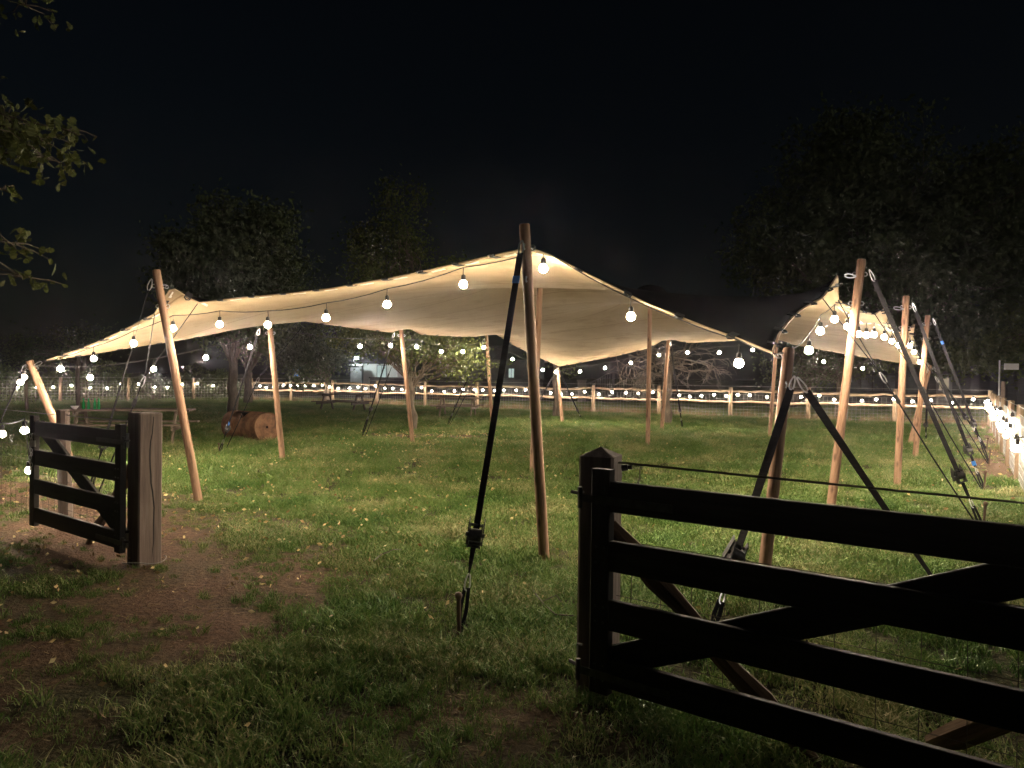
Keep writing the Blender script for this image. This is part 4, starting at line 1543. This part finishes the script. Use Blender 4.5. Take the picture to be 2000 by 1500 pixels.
c = at(250, 809, 16.4)
picnic_table('picnic table with green bottles, behind the small black gate', Vector((c.x - .05, 16.6, 0)), R(12), 2.6)
c = gnd(676, 803)
picnic_table('dark picnic table between the barrel and the apple tree', Vector((c.x, c.y - .6, 0)), R(-14), 2.1, wood='table_dark')
c = gnd(895, 814)
picnic_table('pale picnic table right of the apple tree trunk', Vector((c.x, c.y - .3, 0)), R(-6), 1.8)

# bottles and bowl on the near table
bot_me = lathe_mesh('beer_bottle', [(.027, 0), (.03, .008), (.03, .115), (.026, .145), (.014, .175), (.012, .215), (.0145, .222), (.0145, .232), (.011, .234)], 'bottle', 14)
for x_, side in ((163, 'first green glass bottle from the white bowl on the picnic table'), (173, 'second green glass bottle from the white bowl on the picnic table'), (185, 'third green glass bottle from the white bowl on the picnic table'), (193, 'green glass bottle farthest from the white bowl on the picnic table')):
    p = at(x_, 804, 16.25)
    tag(link('bottle', bot_me, None, None, Matrix.Translation((p.x, p.y, .771))), side, 'bottle', 'green bottles on the picnic table')
p = at(146, 806, 16.2)
bw = MB().lathe([(.03, 0), (.035, .006), (.06, .03), (.085, .07), (.08, .07), (.055, .034), (.02, .018)], 18)
tag(link('bowl', bw.mesh('bowl'), 'white_ceramic', None, Matrix.Translation((p.x, p.y, .771))), 'small white bowl on the picnic table beside the bottles', 'bowl')
p = gnd(152, 808)
dp = rough_post_mesh('post', 2.2, .07, 33)
tag(link('timber_post', dp, 'bark', None, Matrix.Translation((p.x, p.y, 0))), 'dark upright post standing behind the green bottles', 'post')
p = gnd(52, 806)
tag(link('timber_post', rough_post_mesh('post', 1.5, .06, 34), 'post_wood', None, Matrix.Translation((p.x, p.y, 0))), 'slim grey post under the bright bunch of bulbs', 'post')

# ------------------------------------------------------------------ rusty barrel lying on its side
fc = gnd(520, 864)
bc = Vector((at(520, 836, fc.y).x, fc.y + .1, .345))
bax = Vector((-.82, .57, 0)).normalized()
br = empty('rusty_barrel', (bc.x, bc.y, 0))
tag(br, 'rusty orange steel barrel lying on its side in the grass, top cut open', 'barrel')
b = MB()
n, m = 40, 26
LB, RB = 1.3, .345
side = Vector((0, 0, 1)).cross(bax)
for i in range(m + 1):
    t = i / m
    rr = RB * (1 + .014 * math.exp(-((t - .27) / .035) ** 2) + .014 * math.exp(-((t - .82) / .035) ** 2) + (.02 if i in (0, m) else 0))
    for k in range(n):
        a = 2 * math.pi * k / n
        dent = 1 + .012 * math.sin(3 * a + 5 * t)
        b.v.append(tuple(bc + bax * (LB * t) + (side * math.cos(a) + Vector((0, 0, 1)) * math.sin(a)) * rr * dent))
for i in range(m):
    for k in range(n):
        a = (k + .5) / n * 360
        if 11 <= i <= 20 and 40 < a < 78:
            continue
        b.f.append((i * n + k, i * n + (k + 1) % n, (i + 1) * n + (k + 1) % n, (i + 1) * n + k))
body = link('drum', b.mesh('drum'), 'rust', br)
md = body.modifiers.new('thickness', 'SOLIDIFY')
md.thickness = .01
b = MB()
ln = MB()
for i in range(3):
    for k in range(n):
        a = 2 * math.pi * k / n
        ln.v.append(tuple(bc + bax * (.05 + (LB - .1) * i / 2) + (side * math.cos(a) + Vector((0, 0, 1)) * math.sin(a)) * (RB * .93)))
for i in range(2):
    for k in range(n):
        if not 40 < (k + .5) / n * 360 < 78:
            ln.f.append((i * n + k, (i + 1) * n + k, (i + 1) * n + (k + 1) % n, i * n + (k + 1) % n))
link('shade_lining', ln.mesh('shade_lining'), 'crack', br)  # black inner sheet: shade inside the drum put into its colour
rings = [(.028, .012, 0), (.16, .02, 0), (.24, .012, 0), (.31, .022, 0), (.345, .0, 0)]
for end, sg in ((0, -1), (LB, 1)):
    b = MB()
    base = len(b.v)
    for rr, dz, _ in rings:
        for k in range(n):
            a = 2 * math.pi * k / n
            b.v.append(tuple(bc + bax * (end - sg * dz - sg * .01) + (side * math.cos(a) + Vector((0, 0, 1)) * math.sin(a)) * rr))
    for i in range(len(rings) - 1):
        for k in range(n):
            q = (base + i * n + k, base + i * n + (k + 1) % n, base + (i + 1) * n + (k + 1) % n, base + (i + 1) * n + k)
            b.f.append(q)
    link('end_plate', b.mesh('end_plate'), 'rust', br)


# ------------------------------------------------------------------ trees
def limb(mb, p, q, r0, r1, n=6, seg=5, wander=.12, rng=None):
    rng = rng or random
    p, q = Vector(p), Vector(q)
    L = (q - p).length
    pts, rad = [], []
    for i in range(seg + 1):
        t = i / seg
        j = Vector((rng.uniform(-1, 1), rng.uniform(-1, 1), rng.uniform(-.5, .5))) * (wander * L * .3 * math.sin(math.pi * t))
        up_ = Vector((0, 0, .18 * L * math.sin(math.pi * t * .9) * (1 if q.z >= p.z else .3)))
        pts.append(p.lerp(q, t) + j + up_ * .5)
        rad.append(r0 + (r1 - r0) * t)
    mb.tube(pts, rad, n=n)
    return pts


def tree(name, label, base, fork, trunk_r, blobs, n_leaf, leaf, mat, seed, n_limb=26, droop=None, keep=None, lobed=False, group='trees around the field', clump=.5, wood='bark', shoots=0):
    """blobs: (centre, (rx, ry, rz)) lobes of the crown"""
    rng = np.random.default_rng(seed)
    q = random.Random(seed)
    root = empty(name, tuple(base))
    tag(root, label, 'tree', group)
    tr = MB()
    base, fork = Vector(base), Vector(fork)
    limb(tr, base - Vector((0, 0, .15)), fork, trunk_r * 1.25, trunk_r * .8, n=10, seg=7, wander=.1, rng=q)
    vol = np.array([b[1][0] * b[1][1] * b[1][2] for b in blobs]) ** .75
    vol /= vol.sum()
    tips = []
    for k in range(n_limb):
        c, rr = blobs[rng.choice(len(blobs), p=vol)]
        v = rng.normal(size=3)
        v *= rng.random() ** .4 / np.linalg.norm(v) * .85
        tip = Vector((c[0] + v[0] * rr[0], c[1] + v[1] * rr[1], c[2] + v[2] * rr[2]))
        st = base.lerp(fork, q.uniform(.75, 1.0))
        pts = limb(tr, st, tip, trunk_r * .32, .01, n=5, seg=5, wander=.35, rng=q)
        tips.append(tip)
        for _ in range(3):
            s_ = pts[q.choice([2, 3, 4])]
            e = tip + Vector((q.gauss(0, 1), q.gauss(0, 1), q.gauss(0, .8))) * (.35 * min(rr))
            limb(tr, s_, e, .02, .006, n=4, seg=4, wander=.4, rng=q)
            tips.append(e)
    for k in range(shoots):
        c, rr = blobs[rng.choice(len(blobs), p=vol)]
        x_, y_ = c[0] + q.uniform(-.8, .8) * rr[0], c[1] + q.uniform(-.6, .6) * rr[1]
        z_ = c[2] + rr[2] * q.uniform(.6, .9)
        e = Vector((x_ + q.uniform(-.1, .1), y_, z_ + rr[2] * q.uniform(.25, .6)))
        limb(tr, (x_, y_, z_), e, .015, .005, n=4, seg=3, wander=.1, rng=q)
        for t in np.linspace(0, 1, 7):
            tips.append(Vector((x_, y_, z_)).lerp(e, float(t)))
    link('trunk', tr.mesh('trunk'), wood, root)
    # leaves cluster round twig ends scattered through the lobes
    nclus = max(40, n_leaf // 45)
    C = []
    for k in range(nclus):
        c, rr = blobs[rng.choice(len(blobs), p=vol)]
        v = rng.normal(size=3)
        v *= (rng.random() ** .33) / np.linalg.norm(v)
        v *= 1 + .12 * rng.normal()
        C.append((c[0] + v[0] * rr[0], c[1] + v[1] * rr[1], c[2] + v[2] * rr[2]))
    C = np.array(C + [tuple(t) for t in tips])
    which = rng.integers(0, len(C), n_leaf)
    P = C[which] + rng.normal(size=(n_leaf, 3)) * np.array([clump, clump, clump * .7]) * (.5 + rng.random((n_leaf, 1)) * .7)
    if keep is not None:
        P = P[keep(P)]
    P = P[P[:, 2] > .25]
    link('crown', leaf_mesh('crown', P, leaf, rng, lobed=lobed, droop=droop), mat, root)
    return root


def blob(x, y, d, rx, ry, depth=None):
    """a crown lobe given by where it shows in the photograph and its distance"""
    c = at(x, y, d)
    return (tuple(c), (rx * d / F_PX, depth if depth else rx * d / F_PX * .9, ry * d / F_PX))


poly2 = np.concatenate([cF[:-1], cR_[:-1], cB[::-1][:-1], cL[::-1][:-1]])[:, :2]


def outside_tent(P):
    x_, y_ = P[:, 0], P[:, 1]
    ins = np.zeros(len(P), bool)
    a = poly2
    b_ = np.roll(poly2, -1, axis=0)
    for (xa, ya), (xb, yb) in zip(a, b_):
        cr = ((ya > y_) != (yb > y_))
        if cr.any():
            xi = (xb - xa) * (y_ - ya) / (yb - ya + 1e-12) + xa
            ins ^= cr & (x_ < xi)
    return ~(ins & (P[:, 2] > 2.0))


g = gnd(455, 813)
tree('field_tree', 'broad dark tree rising behind the leaning left pole, trunk behind the barrel', g, at(455, 690, g.y), .17,
     [blob(445, 515, 27, 105, 85), blob(362, 545, 27, 48, 72), blob(535, 505, 27, 52, 72), blob(450, 610, 27, 120, 60)], 24000, .17, 'leaf_dark', 1, shoots=34, clump=.34)
g = gnd(485, 789)
tree('field_tree', 'darker straight-trunked tree on the fence line behind the rusty barrel', g, at(484, 715, g.y), .2,
     [blob(520, 640, 38, 110, 60), blob(560, 560, 38, 60, 60)], 6000, .14, 'leaf_dark', 2, clump=.6)
g = gnd(640, 787)
tree('field_tree', 'dim leafy tree behind the fence between the barrel and the apple tree', g, at(640, 735, g.y), .16,
     [blob(620, 690, 40, 58, 50), blob(575, 690, 40, 40, 46)], 8000, .16, 'leaf_dark', 3, clump=.4)
g = gnd(810, 843)
tree('apple_tree', 'lit apple tree with a slim trunk at the left rim of the tent', g, at(801, 745, g.y), .085,
     [blob(800, 668, 20.9, 135, 32, 1.3), blob(905, 690, 21.5, 75, 45, 1.2), blob(785, 500, 20.9, 50, 115, .8), blob(728, 530, 20.9, 42, 75, .8), blob(870, 560, 21, 40, 60, .8), blob(700, 662, 20.5, 60, 30, 1.0)],
     17000, .1, 'leaf_apple', 4, n_limb=34, keep=outside_tent, clump=.26, shoots=14)
g = gnd(1640, 819)
tree('field_tree', 'grey-trunked tree at the back fence seen under the right-hand canopy', g, at(1640, 735, g.y), .17,
     [blob(1640, 690, 31, 120, 60), blob(1560, 720, 31, 70, 40)], 7000, .12, 'leaf_dark', 6, clump=.4)
g = gnd(1085, 817)
tree('field_tree', 'slim trunk right behind the far low corner pole, with a few hanging leaves', g, at(1087, 700, g.y), .11,
     [blob(1100, 670, 28.6, 60, 50), blob(1110, 728, 28.4, 10, 24, .2)], 1500, .11, 'leaf_dark', 8, n_limb=10, clump=.2)
tree('oak_tree', 'huge dark tree filling the sky on the right', Vector((14.5, 41, 0)), at(1720, 640, 41), .55,
     [blob(1620, 420, 41, 150, 150), blob(1790, 430, 41, 170, 160), blob(1500, 480, 41, 90, 75), blob(1900, 560, 40, 150, 140), blob(1650, 290, 41, 100, 80), blob(1700, 560, 41, 200, 90), blob(1990, 420, 40, 130, 160), blob(1840, 670, 38, 130, 45)],
     52000, .3, 'leaf_dark', 9, n_limb=70, clump=.6)
tree('oak_tree', 'low leafy branch tree hanging beside the blank sign at the right edge', Vector((at(2090, 700, 33).x, 33, 0)), at(2080, 640, 33), .3,
     [blob(1905, 705, 32, 50, 35), blob(1970, 690, 32, 60, 45), blob(2050, 640, 33, 80, 80)], 5000, .2, 'leaf_apple', 10, n_limb=16, clump=.35)
tree('field_tree', 'faint tree behind the hedge at the far left', Vector((at(165, 700, 45).x, 45, 0)), at(165, 700, 45), .2,
     [blob(160, 670, 45, 50, 45), blob(60, 690, 46, 60, 40)], 4000, .16, 'leaf_dark', 12, n_limb=14, clump=.5)

# the tree with crooked bare branches
q = random.Random(5)
g = gnd(1303, 829)
root = empty('bare_tree', tuple(g))
tag(root, 'small tree with curling bare branches behind the reddish back pole', 'tree', 'trees around the field')
tr = MB()
fk = at(1306, 712, g.y)
limb(tr, g - Vector((0, 0, .1)), fk, .15, .1, n=9, seg=6, wander=.15, rng=q)
tw = MB()


def curl(mb, p, d, L, r, depth):
    pts, rad = [p.copy()], [r]
    v = d.copy()
    seg = 7
    for i in range(seg):
        v = (v + Vector((q.gauss(0, .28), q.gauss(0, .28), q.gauss(-.05, .28)))).normalized()
        p = p + v * (L / seg)
        pts.append(p.copy())
        rad.append(r * (1 - .8 * (i + 1) / seg))
        if depth and q.random() < .75:
            curl(mb, p.copy(), (v + Vector((q.gauss(0, .8), q.gauss(0, .8), q.gauss(-.1, .6)))).normalized(), L * q.uniform(.45, .75), max(r * .55, .006), depth - 1)
    mb.tube(pts, rad, n=4)


for k in range(15):
    a = q.uniform(0, 6.283)
    curl(tw, fk + Vector((0, 0, q.uniform(-.5, .3))), Vector((math.cos(a), math.sin(a) * .7, q.uniform(.1, .8))).normalized(), q.uniform(1.3, 1.9), .035, 2)
link('trunk', tr.mesh('trunk'), 'bark', root)
link('branches', tw.mesh('branches'), 'twig', root)

# overhanging branches of a near tree at the upper left
rng = np.random.default_rng(77)
base = Vector((-6.6, 3.6, 0))
root = empty('oak_tree', tuple(base))
tag(root, 'near tree whose leafy branches hang into the upper left corner', 'tree', 'trees around the field')
tr = MB()
fork = Vector((-6.5, 4.0, 3.4))
limb(tr, base - Vector((0, 0, .2)), fork, .3, .22, n=12, seg=6, wander=.08, rng=q)
clus = []
for (x_, y_, d_, rx, ry, n_) in ((18, 235, 5.2, 32, 46, 95), (76, 272, 5.1, 42, 28, 100), (122, 252, 5.0, 24, 14, 34), (25, 300, 5.2, 28, 34, 80), (88, 308, 5.1, 24, 14, 30), (5, 370, 5.2, 8, 20, 8), (20, 475, 5.0, 26, 26, 36), (42, 540, 4.9, 18, 14, 20),
                               (50, 10, 6.6, 80, 40, 40), (-80, 260, 5.2, 50, 120, 90)):
    c = at(x_, y_, d_)
    k = d_ / F_PX
    P = np.array(c) + rng.normal(size=(n_, 3)) * np.array([rx * k * .55, .22, ry * k * .55])
    clus.append(P)
    st = fork + Vector((0, 0, q.uniform(-.5, .6)))
    mid = at(-120, y_ - 40, d_)
    limb(tr, st, mid, .07, .03, n=6, seg=5, wander=.2, rng=q)
    limb(tr, mid, c, .012, .004, n=5, seg=6, wander=.2, rng=q)
    for _ in range(6):
        limb(tr, c, Vector(P[q.randrange(n_)]), .006, .003, n=4, seg=3, wander=.3, rng=q)
link('trunk', tr.mesh('trunk'), 'bark', root)
link('crown', leaf_mesh('crown', np.concatenate(clus), .075, rng, lobed=True, droop=.5), 'leaf_oak', root)

# hedge behind the left wire fence
rng = np.random.default_rng(31)
hp = []
LP = np.array(LEFT_PTS + [(-29, 29)])
for i in range(14000):
    k = rng.integers(0, len(LP) - 1)
    t = rng.random()
    p = LP[k] * (1 - t) + LP[k + 1] * t
    nn = np.array([-.5, .86])
    off = .9 + .55 * rng.normal()
    hgt = 1.55 + .35 * math.sin(p[0] * 1.7) + .25 * math.sin(p[0] * 4.1)
    hp.append((p[0] + nn[0] * off, p[1] + nn[1] * off, .1 + hgt * rng.random() ** .8))
hedge = empty('hedge', (-21, 39.5, 0))
tag(hedge, 'dark leafy hedge behind the wire fence on the left', 'hedge')
link('foliage', leaf_mesh('foliage', np.array(hp), .13, rng), 'leaf_dark', hedge)
b = MB()
for i in range(60):
    k = rng.integers(0, len(LP) - 1)
    t = rng.random()
    p = LP[k] * (1 - t) + LP[k + 1] * t + np.array([-.45, .77])
    b.tube([(p[0], p[1], 0), (p[0] + .1, p[1], .8), (p[0] + rng.normal() * .2, p[1], 1.6)], [.02, .015, .006], n=4)
link('stems', b.mesh('stems'), 'bark', hedge)


# ------------------------------------------------------------------ houses and other things beyond the fence
def bx(name, lo, hi, mat, parent, mw):
    return link(name, MB().box(lo, hi).mesh(name, False), mat, parent, mw)


def house(name, label, c, rot, w, dp, h, rh, wall, roofm):
    root = empty(name, tuple(c))
    tag(root, label, 'building')
    mw = Matrix.Translation(c) @ Matrix.Rotation(rot, 4, 'Z')
    b = MB()
    b.v = [(-w / 2, 0, 0), (w / 2, 0, 0), (w / 2, dp, 0), (-w / 2, dp, 0), (-w / 2, 0, h), (w / 2, 0, h), (w / 2, dp, h), (-w / 2, dp, h), (-w / 2, dp / 2, h + rh), (w / 2, dp / 2, h + rh)]
    b.f = [(0, 1, 5, 4), (1, 2, 6, 9, 5), (2, 3, 7, 6), (3, 0, 4, 8, 7)]
    link('wall', b.mesh('wall', False), wall, root, mw)
    r = MB()
    e = .3
    for s in (0, 1):
        y0 = -e if s == 0 else dp + e
        z0 = h - rh * e / (dp / 2)
        r.v += [(-w / 2 - e, y0, z0), (w / 2 + e, y0, z0), (w / 2 + e, dp / 2, h + rh), (-w / 2 - e, dp / 2, h + rh)]
        r.v += [(-w / 2 - e, y0, z0 + .12), (w / 2 + e, y0, z0 + .12), (w / 2 + e, dp / 2, h + rh + .12), (-w / 2 - e, dp / 2, h + rh + .12)]
        o = s * 8
        r.f += [(o, o + 1, o + 2, o + 3), (o + 4, o + 7, o + 6, o + 5), (o, o + 4, o + 5, o + 1), (o + 1, o + 5, o + 6, o + 2), (o + 3, o + 7, o + 4, o)]
    link('roof', r.mesh('roof', False), roofm, root, mw)
    return root, mw


def window(root, mw, x, z, w, h, glass, frame, nv=1, nh=1):
    wn_ = bx('window', (x - w / 2, -.012, z), (x + w / 2, -.004, z + h), glass, root, mw)
    f = .05
    for nm, lo, hi in (('frame', (x - w / 2 - f, -.05, z + h), (x + w / 2 + f, -.001, z + h + f)), ('frame', (x - w / 2 - f, -.05, z - f), (x + w / 2 + f, -.001, z)),
                       ('frame', (x - w / 2 - f, -.05, z), (x - w / 2, -.001, z + h)), ('frame', (x + w / 2, -.05, z), (x + w / 2 + f, -.001, z + h))):
        bx(nm, lo, hi, frame, wn_, mw)
    for k in range(1, nv + 1):
        xx = x - w / 2 + w * k / (nv + 1)
        bx('glazing_bar', (xx - .02, -.045, z), (xx + .02, -.013, z + h), frame, wn_, mw)
    return wn_


# white house with a lit gable lamp, seen under the apple tree
hc = at(735, 760, 62)
hr, hm = house('white_house', 'white rendered house with a lit window under the apple tree', Vector((hc.x, 62, 0)), R(-6), 3.6, 6, 2.6, .9, 'render', 'roof')
window(hr, hm, .45, 1.0, .75, 1.35, 'house_window', 'grey_board', nv=1)
sh = at(695, 760, 60)
sroot = empty('garden_shed', (sh.x, 60, 0))
tag(sroot, 'small grey shed with a pale roof beside the white house', 'shed')
smw = Matrix.Translation((sh.x, 60, 0))
for k in range(5):
    bx('board', (-.45 + .18 * k, 0, 0), (-.45 + .18 * k + .172, .8, 2.3), 'grey_board', sroot, smw)
bx('roof', (-.5, -.1, 2.31), (.5, .9, 2.4), 'render', sroot, smw)
lm = at(696, 699, 59.5)
lroot = empty('wall_lamp', tuple(lm))
tag(lroot, 'bright white lamp above the grey shed roof', 'lamp')
link('globe', MB().lathe([(.03, -.1), (.1, -.07), (.13, 0), (.1, .07), (.03, .1)], 12).mesh('globe'), 'house_lamp', lroot, Matrix.Translation(lm))
link('bracket', MB().tube([lm + Vector((0, .1, .08)), lm + Vector((0, .5, .12)), lm + Vector((.3, 1.2, .0))], .02, n=6).mesh('bracket'), 'black_iron', lroot)

# low dark garden wall
gw0, gw1 = at(722, 760, 52), at(1060, 760, 47)
gwr = empty('garden_wall', (gw0.x, 52, 0))
tag(gwr, 'low dark garden wall beyond the back fence', 'wall')
mwp = plank_matrix(Vector((gw0.x, 52, 0)), Vector((gw1.x, 47, 0)))
Lw = (Vector((gw1.x, 47, 0)) - Vector((gw0.x, 52, 0))).length
bx('panel', (0, 0, 0), (Lw, .25, 1.35), 'barn', gwr, mwp)
bx('coping', (-.05, -.05, 1.352), (Lw + .05, .3, 1.43), 'roof', gwr, mwp)
# dark house behind it
dh = at(940, 760, 64)
dr, dm = house('dark_house', 'dark unlit house behind the garden wall', Vector((dh.x, 64, 0)), R(-8), 9.5, 7, 3.0, 1.2, 'barn', 'roof')
window(dr, dm, -2.9, 1.6, .5, .9, 'glass_dark', 'render', 0)
window(dr, dm, 2.6, 1.5, .45, .75, 'house_window', 'black_iron', 1)

# iron gateway with stone piers
gp = at(1198, 757, 46)
gw = empty('iron_gateway', (gp.x, 46, 0))
tag(gw, 'arched iron driveway gate between two pale piers beyond the fence', 'gate')
gmw = Matrix.Translation((gp.x, 46, 0)) @ Matrix.Rotation(R(-10), 4, 'Z')
for s in (-1, 1):
    bx('pier', (s * 1.95 - .25, -.25, 0), (s * 1.95 + .25, .25, 1.35), 'stone', gw, gmw)
    bx('pier_cap', (s * 1.95 - .3, -.3, 1.352), (s * 1.95 + .3, .3, 1.44), 'stone', gw, gmw)
arch = lambda x_: 1.25 + .65 * (math.cos(min(1, abs(x_) / 1.65) * math.pi) * .5 + .5)
b = MB()
b.tube([(x_, 0, arch(x_)) for x_ in np.linspace(-1.65, 1.65, 25)], .03, n=6)
b.tube([(-1.65, 0, .2), (1.65, 0, .2)], .03, n=6)
for x_ in (-1.65, 0, 1.65):
    b.tube([(x_, 0, .05), (x_, 0, arch(x_))], .035, n=6)
link('frame', b.mesh('frame'), 'black_iron', gw, gmw)
for x_ in np.linspace(-1.55, 1.55, 22):
    link('bar', MB().tube([(x_, 0, .2), (x_, 0, arch(x_))], .018, n=5).mesh('bar'), 'black_iron', gw, gmw)

# dark barn behind the right part of the fence
bn = at(1775, 770, 47)
bnr, bm = house('dark_barn', 'long dark clad barn behind the right end of the back fence', Vector((bn.x, 47, 0)), R(-14), 13, 8, 2.7, 1.4, 'barn', 'roof')
window(bnr, bm, -1.8, .95, 2.0, 1.0, 'glass_dark', 'roof', 2)
dw = bx('door', (1.55, -.03, 0), (2.45, -.002, 2.05), 'grey_board', bnr, bm)
bx('door_glass', (1.72, -.045, 1.05), (2.25, -.032, 1.85), 'door_window', dw, bm)
for k in range(26):
    xk = -6.5 + .5 * k
    if abs(xk + 1.8) < 1.2 or 1.4 < xk < 2.6:
        continue
    bx('batten', (xk, -.03, .05), (xk + .05, -.003, 2.35), 'barn', bnr, bm)

# blue glowing upright panel seen through the trees
bp_ = at(578, 720, 55)
bl = MB()
for i, (x_, z_, w_) in enumerate(((0, -.55, .14), (.02, -.3, .2), (.1, 0, .26), (.16, .3, .22), (.24, .55, .1))):
    bl.v += [(x_ - w_, 0, z_), (x_ + w_, 0.0, z_), (x_ - w_, .05, z_), (x_ + w_, .05, z_)]
for i in range(4):
    o = i * 4
    bl.f += [(o, o + 1, o + 5, o + 4), (o + 2, o + 6, o + 7, o + 3), (o + 1, o + 3, o + 7, o + 5), (o, o + 4, o + 6, o + 2)]
bl.f += [(0, 2, 3, 1), (16, 17, 19, 18)]
bfl = empty('lit_banner', (bp_.x, 55, 0))
tag(bfl, 'blue glowing banner seen between the dark trees', 'banner')
link('cloth', bl.mesh('cloth', False), 'blue_glow', bfl, Matrix.Translation(bp_))
link('mast', MB().tube([(bp_.x - .3, 55.1, 0), (bp_.x + .3, 55.1, bp_.z + .7)], .025, n=6).mesh('mast'), 'black_iron', bfl)

# blank sign on a pole
sg = at(1951, 770, 26.5)
sr = empty('sign_post', (sg.x, 26.5, 0))
tag(sr, 'blank pale sign board on a thin metal pole behind the fence corner', 'sign')
ztop = at(1951, 704, 26.5).z
link('pole', MB().tube([(sg.x, 26.5, -.1), (sg.x, 26.5, ztop)], .025, n=8).mesh('pole'), 'steel', sr)
a0, a1 = at(1960, 710, 26.5), at(1988, 722, 26.5)
link('board', MB().box((a0.x, 26.45, a1.z), (a1.x, 26.475, a0.z)).mesh('board', False), 'sign', sr)
for zz in (.3, .7):
    zb = a1.z + (a0.z - a1.z) * zz
    link('bracket', MB().tube([(sg.x, 26.49, zb), (a0.x + .1, 26.49, zb)], .012, n=6).mesh('bracket'), 'black_iron', sr)
p = at(1958, 775, 26.0)
tag(link('timber_post', rough_post_mesh('post', 1.62, .07, 55), 'post_wood', None, Matrix.Translation((p.x, 26.0, 0))), 'wooden post just left of the blank sign pole foot', 'post')

# twigs lying on the lawn
for pts, lab in (([(1040, 1165), (1058, 1195), (1085, 1215), (1122, 1224)], 'thin forked twig lying in the grass beside the wide gate'), ([(730, 1107), (745, 1098), (762, 1090)], 'short brown twig lying on the lawn left of the centre strap')):
    pp = [gnd(*p_) + Vector((0, 0, .05 + .02 * (i % 2))) for i, p_ in enumerate(pts)]
    b = MB().tube(pp, [.006] * (len(pp) - 1) + [.004], n=5)
    b.tube([pp[1], pp[1] + Vector((.1, .05, .03)), pp[2] + Vector((.08, .12, .0))], .004, n=4)
    tag(link('fallen_twig', b.mesh('fallen_twig'), 'twig'), lab, 'twig')

# ------------------------------------------------------------------ thin haze added to stand in for lens glow round the lamps
hz = MB().box((-75, -6, -1.0), (75, 80, 24)).mesh('haze', False)
hm_ = bpy.data.materials.new('added_glow_haze')
hm_.use_nodes = True
nt = hm_.node_tree
nt.nodes.clear()
pv = nt.nodes.new('ShaderNodeVolumePrincipled')
pv.inputs['Color'].default_value = (0.8, 0.8, 0.95, 1)
pv.inputs['Density'].default_value = 0.0011
pv.inputs['Anisotropy'].default_value = 0.96
ho = nt.nodes.new('ShaderNodeOutputMaterial')
nt.links.new(pv.outputs[0], ho.inputs['Volume'])
M['haze'] = hm_
tag(link('haze', hz, 'haze'), 'thin haze added for the glow around the tent lights', kind='stuff')
